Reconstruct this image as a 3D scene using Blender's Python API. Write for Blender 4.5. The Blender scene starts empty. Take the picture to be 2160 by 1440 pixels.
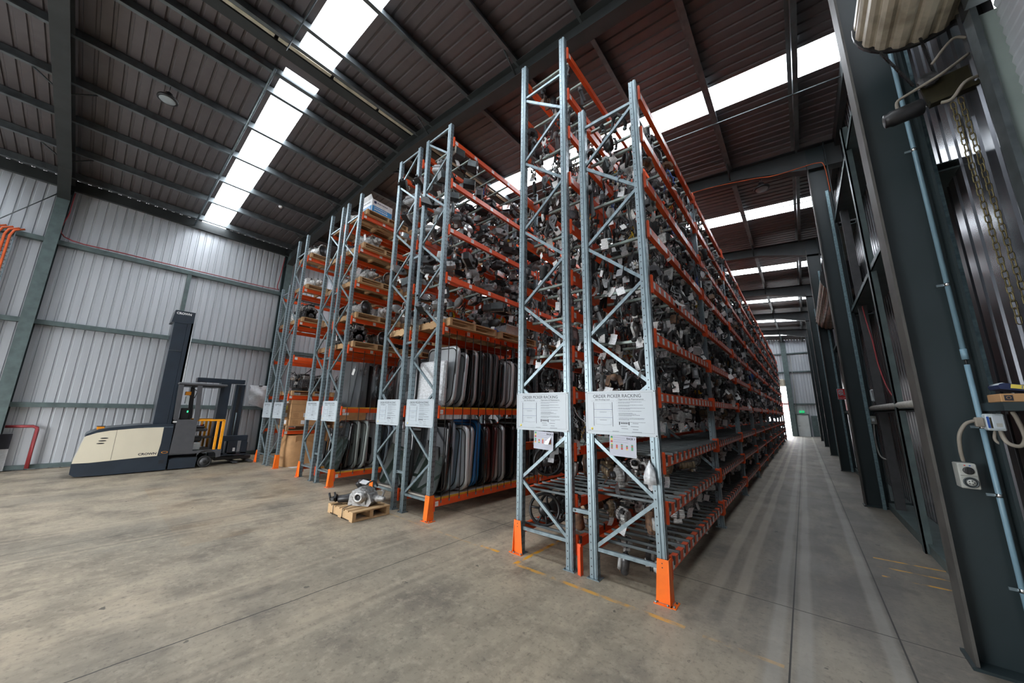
import bpy, math, random
import numpy as np
from mathutils import Matrix, Vector
random.seed(7)
rng = random.Random(11)
PI = math.pi
SC = bpy.context.scene
COL = SC.collection

# ------------------------------------------------------------------ camera, sky, lights, exposure
CAMH = 1.68
FPX, YAW, PITCH, ROLL = 727.77, .694789, .199111, -.0160107
def cam_matrix():
    ca, sa = math.cos(YAW), math.sin(YAW); cb, sb = math.cos(PITCH), math.sin(PITCH); cc, sc_ = math.cos(ROLL), math.sin(ROLL)
    Rz = Matrix(((ca, -sa, 0), (sa, ca, 0), (0, 0, 1)))
    Rx = Matrix(((1, 0, 0), (0, cb, -sb), (0, sb, cb)))
    Ry = Matrix(((cc, 0, sc_), (0, 1, 0), (-sc_, 0, cc)))
    R = Rz @ Rx @ Ry
    r, f, u = R.col[0], R.col[1], R.col[2]
    M = Matrix(((r[0], u[0], -f[0], 0), (r[1], u[1], -f[1], 0), (r[2], u[2], -f[2], CAMH), (0, 0, 0, 1)))
    return M
cd = bpy.data.cameras.new('camera'); cam = bpy.data.objects.new('camera', cd); COL.objects.link(cam)
cd.sensor_width = 36; cd.lens = FPX / 2160 * 36; cd.clip_start = .05; cd.clip_end = 300
cam.matrix_world = cam_matrix()
SC.camera = cam
w = bpy.data.worlds.new('sky'); SC.world = w; w.use_nodes = True
nt = w.node_tree; nt.nodes.clear()
wo = nt.nodes.new('ShaderNodeOutputWorld'); bg = nt.nodes.new('ShaderNodeBackground')
tc = nt.nodes.new('ShaderNodeTexCoord'); sx = nt.nodes.new('ShaderNodeSeparateXYZ'); cr = nt.nodes.new('ShaderNodeValToRGB')
cr.color_ramp.elements[0].position = 0.42; cr.color_ramp.elements[0].color = (.30, .30, .29, 1)
cr.color_ramp.elements[1].position = .56; cr.color_ramp.elements[1].color = (.96, .98, 1, 1)
ma = nt.nodes.new('ShaderNodeMath'); ma.operation = 'MULTIPLY_ADD'; ma.inputs[1].default_value = .5; ma.inputs[2].default_value = .5
nt.links.new(tc.outputs['Generated'], sx.inputs[0]); nt.links.new(sx.outputs[2], ma.inputs[0]); nt.links.new(ma.outputs[0], cr.inputs[0])
nt.links.new(cr.outputs[0], bg.inputs[0]); nt.links.new(bg.outputs[0], wo.inputs[0])
bg.inputs[1].default_value = 11.0
SC.view_settings.view_transform = 'Standard'; SC.view_settings.look = 'None'
SC.view_settings.exposure = 0.66; SC.view_settings.gamma = 1; SC.view_settings.use_curve_mapping = False
try:
    cy = SC.cycles
    cy.max_bounces = 10; cy.diffuse_bounces = 6; cy.glossy_bounces = 4; cy.transmission_bounces = 4; cy.transparent_max_bounces = 8
    cy.sample_clamp_indirect = 12; cy.use_denoising = True; cy.caustics_reflective = False; cy.caustics_refractive = False
except Exception: pass
XL, XR, XC = -15.65, 1.36, -7.27            # left wall, right wall, ridge
RZ, SLOPE = 8.78, .085                      # ridge height, roof slope
FR = [-7.01, -1.38, 4.27, 9.92, 15.57, 21.2, 26.85, 32.5]   # portal frames
YN, YE = -7.2, 38.2
STRIPS = [(-4.1, -3.4), (1.51, 2.17), (7.05, 7.75), (12.7, 13.4), (18.35, 19.05), (24.0, 24.7), (29.65, 30.35), (35.3, 36.0)]
def roofz(x): return RZ - SLOPE * abs(x - XC)
def portal(loc, rot, sx_, sy_):
    l = bpy.data.lights.new('daylight_portal', 'AREA'); l.shape = 'RECTANGLE'; l.size = sx_; l.size_y = sy_
    try: l.cycles.is_portal = True
    except Exception: pass
    o = bpy.data.objects.new('daylight_portal', l); COL.objects.link(o); o.location = loc; o.rotation_euler = rot
for (a, b) in STRIPS:
    for s in (-1, 1):
        L = (XR - XC) if s > 0 else (XC - XL)
        xc = XC + s * L / 2
        portal((xc, (a + b) / 2, roofz(xc) + .05), (0, s * math.atan(SLOPE), 0), L, b - a)
portal((-7.75, YN, 2.0), (PI / 2, 0, 0), 6.5, 4.0)
portal((-1.9, YE, 2.1), (-PI / 2, 0, 0), 2.0, 4.2)

# ------------------------------------------------------------------ materials
MAT = {}
def new_mat(name):
    m = bpy.data.materials.new(name); m.use_nodes = True; MAT[name] = m
    n = m.node_tree.nodes; return m, m.node_tree, n['Principled BSDF']
def pmat(name, col, rough=.5, metal=0., var=.12, scale=6., bump=0., bscale=40., coat=0., spec=None, obj=True, dirt=None, dirt_amt=0., emit=None):
    """a plain surface with noise-varied colour and roughness"""
    m, t, b = new_mat(name); L = t.links
    co = t.nodes.new('ShaderNodeTexCoord'); src = co.outputs['Object' if obj else 'Generated']
    nz = t.nodes.new('ShaderNodeTexNoise'); nz.inputs['Scale'].default_value = scale; nz.inputs['Detail'].default_value = 5
    L.new(src, nz.inputs['Vector'])
    mx = t.nodes.new('ShaderNodeMix'); mx.data_type = 'RGBA'
    c2 = dirt if dirt else tuple(max(0, c * (1 - var)) for c in col); c1 = tuple(min(1, c * (1 + var)) for c in col)
    mx.inputs['A'].default_value = (*c1, 1); mx.inputs['B'].default_value = (*c2, 1)
    rp = t.nodes.new('ShaderNodeMapRange'); rp.inputs['From Min'].default_value = .35 + (.1 if dirt else 0); rp.inputs['From Max'].default_value = .65
    if dirt: rp.inputs['To Max'].default_value = dirt_amt
    L.new(nz.outputs['Fac'], rp.inputs[0]); L.new(rp.outputs[0], mx.inputs['Factor']); L.new(mx.outputs['Result'], b.inputs['Base Color'])
    b.inputs['Metallic'].default_value = metal; b.inputs['Roughness'].default_value = rough
    if spec is not None: b.inputs['Specular IOR Level'].default_value = spec
    if coat: b.inputs['Coat Weight'].default_value = coat
    if bump:
        n2 = t.nodes.new('ShaderNodeTexNoise'); n2.inputs['Scale'].default_value = bscale; L.new(src, n2.inputs['Vector'])
        bp = t.nodes.new('ShaderNodeBump'); bp.inputs['Strength'].default_value = bump; bp.inputs['Distance'].default_value = .01
        L.new(n2.outputs['Fac'], bp.inputs['Height']); L.new(bp.outputs[0], b.inputs['Normal'])
    if emit: b.inputs['Emission Color'].default_value = (*emit[0], 1); b.inputs['Emission Strength'].default_value = emit[1]
    return m
def node(t, kind, **kw):
    n = t.nodes.new(kind)
    for k, v in kw.items():
        if k.startswith('i_'): n.inputs[k[2:].replace('_', ' ')].default_value = v
        else: setattr(n, k, v)
    return n
def math_(t, op, a, b=None, c=None, clamp=False):
    n = t.nodes.new('ShaderNodeMath'); n.operation = op; n.use_clamp = clamp
    for i, v in enumerate((a, b, c)):
        if v is None: continue
        if isinstance(v, (int, float)): n.inputs[i].default_value = v
        else: t.links.new(v, n.inputs[i])
    return n.outputs[0]
def mixc(t, fac, a, b):
    n = t.nodes.new('ShaderNodeMix'); n.data_type = 'RGBA'
    for k, v in (('Factor', fac), ('A', a), ('B', b)):
        if isinstance(v, (int, float)): n.inputs[k].default_value = v
        elif isinstance(v, tuple): n.inputs[k].default_value = (*v, 1)
        else: t.links.new(v, n.inputs[k])
    return n.outputs['Result']

pmat('galv', (.20, .255, .28), .38, .55, .18, 14, dirt=(.125, .165, .185), dirt_amt=.7)
pmat('galv_dark', (.085, .10, .105), .42, .5, .2, 10)
pmat('galv_green', (.30, .36, .33), .5, .35, .2, 10)
pmat('galv_strip', (.20, .30, .33), .35, .6, .25, 30)
pmat('beam_orange', (.80, .095, .018), .38, 0, .10, 5, dirt=(.50, .06, .02), dirt_amt=.5)
pmat('guard_orange', (.90, .17, .012), .4, 0, .08, 5, dirt=(.62, .10, .02), dirt_amt=.4)
pmat('steel_green', (.016, .026, .029), .42, 0, .15, 2.5, dirt=(.015, .026, .028), dirt_amt=.8)
pmat('steel_green_edge', (.065, .062, .056), .6, 0, .25, 5)
pmat('girt_green', (.095, .13, .13), .45, .2, .15, 6)
pmat('roof_steel', (.14, .16, .168), .38, .55, .2, 5)
pmat('rafter_steel', (.030, .035, .036), .5, .0, .15, 3)
pmat('black', (.012, .012, .013), .42, 0, .3, 12)
pmat('black_gloss', (.010, .010, .011), .22, 0, .3, 12)
pmat('rubber', (.014, .014, .015), .7, 0, .3, 12)
pmat('dark_metal', (.10, .10, .105), .4, .7, .4, 18)
pmat('charcoal', (.055, .056, .06), .5, 0, .15, 8)
pmat('cast_alu', (.28, .28, .275), .55, .35, .3, 25, bump=.2, bscale=90, dirt=(.14, .13, .12), dirt_amt=.8)
pmat('cast_alu_light', (.48, .48, .47), .5, .5, .3, 22, bump=.2, bscale=90, dirt=(.2, .19, .18), dirt_amt=.7)
pmat('rusty', (.17, .10, .06), .7, .3, .4, 22, dirt=(.09, .06, .05), dirt_amt=1)
pmat('brass_dirty', (.22, .17, .11), .5, .5, .4, 22)
pmat('chrome', (.7, .7, .7), .12, 1, .05)
pmat('grey_plastic', (.23, .235, .24), .45, 0, .25, 14)
pmat('beige_plastic', (.30, .27, .22), .5, 0, .2, 14)
pmat('pale_plastic', (.55, .56, .56), .4, 0, .12, 14)
pmat('yellow', (.75, .50, .03), .45)
pmat('red', (.55, .035, .02), .45)
pmat('blue', (.02, .08, .35), .45)
pmat('navy', (.012, .022, .075), .75)
pmat('paper', (.66, .67, .69), .75, 0, .08, 20)
pmat('poly_film', (.60, .62, .64), .25, 0, .2, 30, bump=.6, bscale=30)
pmat('sign_white', (.47, .53, .57), .35, 0, .03, 4)
pmat('sheet_white', (.52, .54, .62), .6, 0, .04, 4)
pmat('ink', (.02, .02, .03), .5)
pmat('ink_soft', (.17, .19, .22), .5)
pmat('ink_blue', (.05, .07, .20), .5)
pmat('green_print', (.06, .32, .12), .6); pmat('yellow_print', (.75, .60, .10), .6); pmat('red_print', (.55, .08, .06), .6)
pmat('truck_cream', (.66, .61, .48), .32, 0, .03, 2, coat=.3)
pmat('truck_navy', (.018, .028, .042), .35, 0, .12, 3, coat=.2)
pmat('truck_grey', (.070, .072, .080), .55, 0, .08, 6, bump=.15, bscale=120)
pmat('truck_orange', (.90, .36, .012), .35)
pmat('lamp_amber', (.75, .28, .02), .25)
pmat('green_led', (.02, .5, .12), .3, emit=((.05, 1, .3), 1.2))
pmat('pipe_red', (.28, .035, .04), .5)
pmat('conduit_blue', (.20, .33, .41), .4, 0, .06, 5)
pmat('conduit_grey', (.42, .42, .39), .6, 0, .15, 10)
pmat('conduit_tan', (.27, .24, .20), .7, 0, .15, 10)
pmat('conduit_orange', (.72, .13, .03), .5)
pmat('conduit_cream', (.60, .54, .38), .5)
pmat('switch_grey', (.40, .41, .38), .45, 0, .1, 20)
pmat('switch_white', (.52, .58, .60), .4, 0, .06, 20)
pmat('door_cream', (.42, .38, .30), .45, 0, .12, 5, dirt=(.24, .21, .16), dirt_amt=.8)
pmat('post_pale', (.24, .29, .27), .5, 0, .1, 3)
pmat('brass_chain', (.16, .13, .06), .45, .7, .3, 30)
pmat('olive_plate', (.035, .030, .014), .5, .4, .3, 10)
pmat('cardboard', (.46, .26, .12), .8, 0, .12, 5, bump=.2, bscale=12)
pmat('cardboard_dark', (.38, .20, .085), .8, 0, .15, 4, bump=.3, bscale=6)
pmat('fire_red', (.62, .03, .03), .4); pmat('exit_green', (.01, .30, .10), .4, emit=((.02, .6, .2), .5))
pmat('white', (.75, .76, .76), .45)
pmat('carton_blue', (.03, .28, .62), .5)
pmat('door_pale', (.55, .58, .58), .5, 0, .05, 3)
pmat('deck_board', (.33, .30, .26), .8, 0, .2, 3)
pmat('edge_yellow', (.62, .36, .03), .6, 0, .15, 10)
pmat('car_silver', (.50, .53, .55), .28, .5, .06, 2, coat=.4)
pmat('car_bluesilver', (.38, .50, .60), .3, .4, .06, 2, coat=.4)
pmat('car_pale', (.62, .66, .68), .3, .2, .06, 2, coat=.4)
pmat('car_grey', (.13, .135, .14), .35, .5, .08, 2, coat=.4)
pmat('car_black', (.012, .012, .014), .15, 0, .2, 2, coat=.8)
pmat('car_blue', (.02, .20, .52), .22, .3, .1, 2, coat=.8)
pmat('car_maroon', (.10, .025, .025), .25, .3, .1, 2, coat=.8)
pmat('car_primer', (.30, .34, .33), .5, 0, .1, 2)
pmat('green_glass', (.012, .018, .014), .12, 0, .2, 2, coat=.6)
pmat('lens', (.45, .48, .50), .08, .3, .15, 9, coat=1)
pmat('asphalt_out', (.55, .55, .55), .9)
pmat('outside_red', (.45, .10, .10), .7)
pmat('lens_white', (.30, .34, .36), .35)
pmat('ridge_strip', (.46, .43, .33), .7, 0, .2, 6)
pmat('gravel', (.2, .2, .2), .9)
def wood(name, c1, c2):
    m, t, b = new_mat(name); co = node(t, 'ShaderNodeTexCoord'); mp = node(t, 'ShaderNodeMapping'); mp.inputs['Scale'].default_value = (3, 3, 22)
    t.links.new(co.outputs['Object'], mp.inputs[0]); nz = node(t, 'ShaderNodeTexNoise', i_Scale=4., i_Detail=6.); t.links.new(mp.outputs[0], nz.inputs['Vector'])
    t.links.new(mixc(t, nz.outputs['Fac'], c1, c2), b.inputs['Base Color']); b.inputs['Roughness'].default_value = .7
wood('pine', (.62, .43, .24), (.46, .28, .13)); wood('pine_mid', (.50, .32, .16), (.32, .19, .09)); wood('pine_old', (.40, .25, .13), (.24, .14, .07))

def corr_mat(name, c1, c2, rough, metal, streak=.5):
    m, t, b = new_mat(name); co = node(t, 'ShaderNodeTexCoord')
    mp = node(t, 'ShaderNodeMapping'); mp.inputs['Scale'].default_value = (2.2, 2.2, .25)
    t.links.new(co.outputs['Object'], mp.inputs[0]); nz = node(t, 'ShaderNodeTexNoise', i_Scale=2.5, i_Detail=6.); t.links.new(mp.outputs[0], nz.inputs['Vector'])
    f = math_(t, 'MULTIPLY', nz.outputs['Fac'], streak * 2, clamp=True)
    t.links.new(mixc(t, f, c1, c2), b.inputs['Base Color']); b.inputs['Roughness'].default_value = rough; b.inputs['Metallic'].default_value = metal
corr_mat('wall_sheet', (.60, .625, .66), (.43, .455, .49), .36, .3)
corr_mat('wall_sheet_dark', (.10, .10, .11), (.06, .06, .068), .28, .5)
corr_mat('wall_sheet_glint', (.17, .18, .20), (.11, .115, .13), .22, .7)  # brighter, shinier copy of the dark sheet; rib highlights put into its colour
corr_mat('roof_sheet', (.150, .135, .138), (.105, .094, .098), .42, .25)

def skylight_mat():
    m, t, b = new_mat('skylight'); t.nodes.remove(b); L = t.links
    out = t.nodes['Material Output']; tr = node(t, 'ShaderNodeBsdfTransparent'); tr.inputs[0].default_value = (.93, .96, 1, 1)
    df = node(t, 'ShaderNodeBsdfTranslucent'); df.inputs[0].default_value = (.8, .85, .88, 1)
    co = node(t, 'ShaderNodeTexCoord'); nz = node(t, 'ShaderNodeTexNoise', i_Scale=1.2, i_Detail=4.); L.new(co.outputs['Object'], nz.inputs['Vector'])
    mx = node(t, 'ShaderNodeMixShader'); L.new(math_(t, 'MULTIPLY', nz.outputs['Fac'], .4), mx.inputs[0]); L.new(tr.outputs[0], mx.inputs[1]); L.new(df.outputs[0], mx.inputs[2])
    L.new(mx.outputs[0], out.inputs['Surface'])
skylight_mat()

def striped_beam(name, pitch, width, z0=-.085, z1=-.015, off=.05, base='beam', first_only=False, start=0.):
    """orange beam with white barcode labels stuck along it (local y runs along the beam)"""
    m, t, b = new_mat(name); co = node(t, 'ShaderNodeTexCoord'); s = node(t, 'ShaderNodeSeparateXYZ'); t.links.new(co.outputs['Object'], s.inputs[0])
    y = math_(t, 'SUBTRACT', s.outputs[1], off)
    fr = math_(t, 'FRACT', math_(t, 'DIVIDE', y, pitch)); on = math_(t, 'LESS_THAN', fr, width / pitch)
    on = math_(t, 'MULTIPLY', on, math_(t, 'GREATER_THAN', s.outputs[2], z0)); on = math_(t, 'MULTIPLY', on, math_(t, 'LESS_THAN', s.outputs[2], z1))
    on = math_(t, 'MULTIPLY', on, math_(t, 'GREATER_THAN', s.outputs[0], .0245 - .004))
    if first_only: on = math_(t, 'MULTIPLY', on, math_(t, 'LESS_THAN', y, pitch)); on = math_(t, 'MULTIPLY', on, math_(t, 'GREATER_THAN', y, 0))
    # fine print on the labels
    pr = math_(t, 'LESS_THAN', math_(t, 'FRACT', math_(t, 'MULTIPLY', s.outputs[1], 170.)), .35)
    pr = math_(t, 'MULTIPLY', pr, math_(t, 'LESS_THAN', math_(t, 'ABSOLUTE', math_(t, 'ADD', s.outputs[2], .045)), .012))
    lab = mixc(t, math_(t, 'MULTIPLY', pr, .4), (.80, .82, .82), (.12, .12, .12))
    nz = node(t, 'ShaderNodeTexNoise', i_Scale=9., i_Detail=5.); t.links.new(co.outputs['Object'], nz.inputs['Vector'])
    org = mixc(t, nz.outputs['Fac'], (.92, .12, .02), (.68, .07, .015))
    t.links.new(mixc(t, on, org, lab), b.inputs['Base Color']); b.inputs['Roughness'].default_value = .4
striped_beam('beam_dense', .19, .075); striped_beam('beam_mid', .30, .07); striped_beam('beam_sparse', .52, .075, off=.04); striped_beam('beam_one', .9, .07, off=.03, first_only=True)
def holed_galv():
    """galvanised upright with its rows of punched holes"""
    m, t, b = new_mat('galv_holes'); co = node(t, 'ShaderNodeTexCoord'); s = node(t, 'ShaderNodeSeparateXYZ'); t.links.new(co.outputs['Object'], s.inputs[0])
    fz = math_(t, 'SUBTRACT', math_(t, 'FRACT', math_(t, 'DIVIDE', s.outputs[2], .076)), .5); dz = math_(t, 'MULTIPLY', fz, .076)
    def dots(axis, cx, hw, hh):
        dx = math_(t, 'ABSOLUTE', math_(t, 'SUBTRACT', s.outputs[axis], cx))
        return math_(t, 'MULTIPLY', math_(t, 'LESS_THAN', dx, hw), math_(t, 'LESS_THAN', math_(t, 'ABSOLUTE', dz), hh))
    h = math_(t, 'ADD', dots(0, -.022, .0055, .0065), dots(1, -.016, .005, .013)); h = math_(t, 'ADD', h, dots(1, .016, .005, .013), clamp=True)
    nz = node(t, 'ShaderNodeTexNoise', i_Scale=14., i_Detail=5.); t.links.new(co.outputs['Object'], nz.inputs['Vector'])
    g = mixc(t, nz.outputs['Fac'], (.29, .365, .40), (.165, .215, .24))
    t.links.new(mixc(t, h, g, (.012, .014, .016)), b.inputs['Base Color']); b.inputs['Roughness'].default_value = .38
    t.links.new(math_(t, 'MULTIPLY', math_(t, 'SUBTRACT', 1., h), .5), b.inputs['Metallic'])
holed_galv()

def floor_mat():
    m, t, b = new_mat('concrete_floor'); L = t.links; co = node(t, 'ShaderNodeTexCoord'); P = co.outputs['Object']
    s = node(t, 'ShaderNodeSeparateXYZ'); L.new(P, s.inputs[0]); X, Y = s.outputs[0], s.outputs[1]
    def noise(scale, detail=6., mp=None, rough=.55):
        n = node(t, 'ShaderNodeTexNoise', i_Scale=scale, i_Detail=detail, i_Roughness=rough); src = P
        if mp:
            q = node(t, 'ShaderNodeMapping'); q.inputs['Scale'].default_value = mp; L.new(P, q.inputs[0]); src = q.outputs[0]
        L.new(src, n.inputs['Vector']); return n.outputs['Fac']
    def rng_(v, a, b_): 
        n = node(t, 'ShaderNodeMapRange'); n.inputs['From Min'].default_value = a; n.inputs['From Max'].default_value = b_; L.new(v, n.inputs[0]); return n.outputs[0]
    big, mid, fine = noise(.35), noise(1.5, 8.), noise(24., 8., rough=.7)
    c = mixc(t, rng_(big, .35, .65), (.400, .360, .295), (.215, .205, .180))
    c = mixc(t, math_(t, 'MULTIPLY', rng_(mid, .45, .66), .80), c, (.120, .112, .100))
    md2 = noise(5., 9., (1.6, .6, 1), .7); c = mixc(t, math_(t, 'MULTIPLY', rng_(md2, .47, .66), .55), c, (.145, .136, .120))
    md3 = noise(9., 9., None, .75); c = mixc(t, math_(t, 'MULTIPLY', rng_(md3, .50, .68), .5), c, (.46, .42, .36))
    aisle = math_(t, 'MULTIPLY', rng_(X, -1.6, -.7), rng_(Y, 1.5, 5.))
    c = mixc(t, math_(t, 'MULTIPLY', aisle, .85), c, (.088, .090, .094))  # darker aisle floor; the shade beside the rack is put into the colour
    sw = noise(1., 6., (1.8, .45, 1.), .6)      # sweeping marks
    c = mixc(t, math_(t, 'MULTIPLY', rng_(sw, .48, .68), .30), c, (.42, .39, .33))
    c = mixc(t, math_(t, 'MULTIPLY', rng_(fine, .54, .68), .6), c, (.075, .072, .068))
    sp = noise(110., 4., None, .7); patch = rng_(noise(.8), .5, .62)
    near = math_(t, 'LESS_THAN', Y, 3.6)
    c = mixc(t, math_(t, 'MULTIPLY', math_(t, 'MULTIPLY', rng_(sp, .60, .70), math_(t, 'ADD', math_(t, 'MULTIPLY', patch, .6), .06)), near), c, (.42, .40, .36))
    st = noise(1.7, 7., (1, .6, 1)); c = mixc(t, math_(t, 'MULTIPLY', rng_(st, .62, .70), .65), c, (.06, .055, .05))
    bl = noise(4.5, 4.); c = mixc(t, math_(t, 'MULTIPLY', rng_(bl, .70, .72), .8), c, (.03, .03, .032))
    # orange-brown old paint haze in the open floor
    hz = math_(t, 'MULTIPLY', rng_(noise(.6, 3.), .45, .7), math_(t, 'MULTIPLY', math_(t, 'LESS_THAN', X, -6.), math_(t, 'GREATER_THAN', Y, 1.)))
    c = mixc(t, math_(t, 'MULTIPLY', hz, .30), c, (.30, .20, .10))
    # pale tyre tracks worn along the aisles and out across the open floor
    def band(cx, hw, col, amt, y0=None, soft=.03):
        nonlocal c
        d = math_(t, 'ABSOLUTE', math_(t, 'SUBTRACT', math_(t, 'ADD', X, math_(t, 'MULTIPLY', math_(t, 'SUBTRACT', noise(.7, 3.), .5), .06)), cx))
        f = math_(t, 'SUBTRACT', 1., math_(t, 'DIVIDE', math_(t, 'SUBTRACT', d, hw), soft), clamp=True)
        f = math_(t, 'MULTIPLY', f, math_(t, 'ADD', math_(t, 'MULTIPLY', noise(3., 5., (1, .3, 1)), .9), .25))
        if y0 is not None: f = math_(t, 'MULTIPLY', f, rng_(Y, y0, y0 + .8))
        c = mixc(t, math_(t, 'MULTIPLY', f, amt, clamp=True), c, col)
    for cx in (-.87, -.67): band(cx, .035, (.36, .34, .31), .62, 3.4)
    for cx in (-.36, -.19): band(cx, .03, (.33, .335, .34), .6)
    band(.30, .03, (.30, .31, .32), .6, 2.8)
    band(-.27, .16, (.16, .165, .17), .35)
    for a in (-3.75, -7.25, -10.7):
        for o in (-.62, -.45, .48, .62): band(a + o, .02, (.42, .38, .32), .38)
        band(a - .1, .2, (.13, .128, .122), .38, None, .3)
    # saw-cut joints
    wob = math_(t, 'MULTIPLY', math_(t, 'SUBTRACT', noise(4., 8., None, .7), .5), .03)
    def joint(v, at, w=.0055):
        nonlocal c
        d = math_(t, 'ABSOLUTE', math_(t, 'SUBTRACT', math_(t, 'ADD', v, wob) if at < -1 else v, at)); c = mixc(t, math_(t, 'LESS_THAN', d, w), c, (.02, .02, .02))
    for v in (-.27, .37, -3.69, -7.12, -11.2): joint(X, v)
    for v in (4.29, 9.9, 15.5, 21.2, 26.9): joint(Y, v)
    # worn yellow lines
    wear = rng_(noise(7., 6.), .40, .58)
    def yl(x0, x1, y0, y1, amt=.9):
        nonlocal c
        f = math_(t, 'MULTIPLY', math_(t, 'GREATER_THAN', X, x0), math_(t, 'LESS_THAN', X, x1))
        f = math_(t, 'MULTIPLY', f, math_(t, 'MULTIPLY', math_(t, 'GREATER_THAN', Y, y0), math_(t, 'LESS_THAN', Y, y1)))
        c = mixc(t, math_(t, 'MULTIPLY', f, math_(t, 'MULTIPLY', wear, amt)), c, (.62, .33, .03))
    yl(-2.72, -.93, 3.32, 3.37, .75); yl(-2.72, -2.67, 3.34, 4.6, 1.5); yl(-3.35, -3.05, 3.45, 3.5); yl(-6.6, -3.4, 3.42, 3.46, .25); yl(-.8, -.3, 3.30, 3.34, .3)
    for k in range(3): yl(.45, 1.1, 5.75 + k * .32, 5.79 + k * .32, .9)
    wm = node(t, 'ShaderNodeMix', data_type='RGBA', blend_type='MULTIPLY'); wm.inputs['Factor'].default_value = 1; L.new(c, wm.inputs['A']); wm.inputs['B'].default_value = (1.18, 1.09, .96, 1); c = wm.outputs['Result']
    L.new(c, b.inputs['Base Color'])
    L.new(math_(t, 'ADD', math_(t, 'MULTIPLY', mid, .35), .38), b.inputs['Roughness'])
    bp = node(t, 'ShaderNodeBump'); bp.inputs['Strength'].default_value = .25; bp.inputs['Distance'].default_value = .004
    L.new(fine, bp.inputs['Height']); L.new(bp.outputs[0], b.inputs['Normal'])
floor_mat()
def tag_mat():
    m, t, b = new_mat('tag_paper'); co = node(t, 'ShaderNodeTexCoord'); s = node(t, 'ShaderNodeSeparateXYZ'); t.links.new(co.outputs['Object'], s.inputs[0])
    ln = math_(t, 'LESS_THAN', math_(t, 'FRACT', math_(t, 'MULTIPLY', s.outputs[2], 75.)), .28)
    nz = node(t, 'ShaderNodeTexNoise', i_Scale=60.); t.links.new(co.outputs['Object'], nz.inputs['Vector'])
    ln = math_(t, 'MULTIPLY', ln, math_(t, 'GREATER_THAN', nz.outputs['Fac'], .48))
    oi = node(t, 'ShaderNodeObjectInfo')
    base = mixc(t, oi.outputs['Random'], (.86, .87, .89), (.70, .69, .66))
    t.links.new(mixc(t, math_(t, 'MULTIPLY', ln, .6), base, (.15, .16, .2)), b.inputs['Base Color']); b.inputs['Roughness'].default_value = .7
tag_mat()

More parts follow.
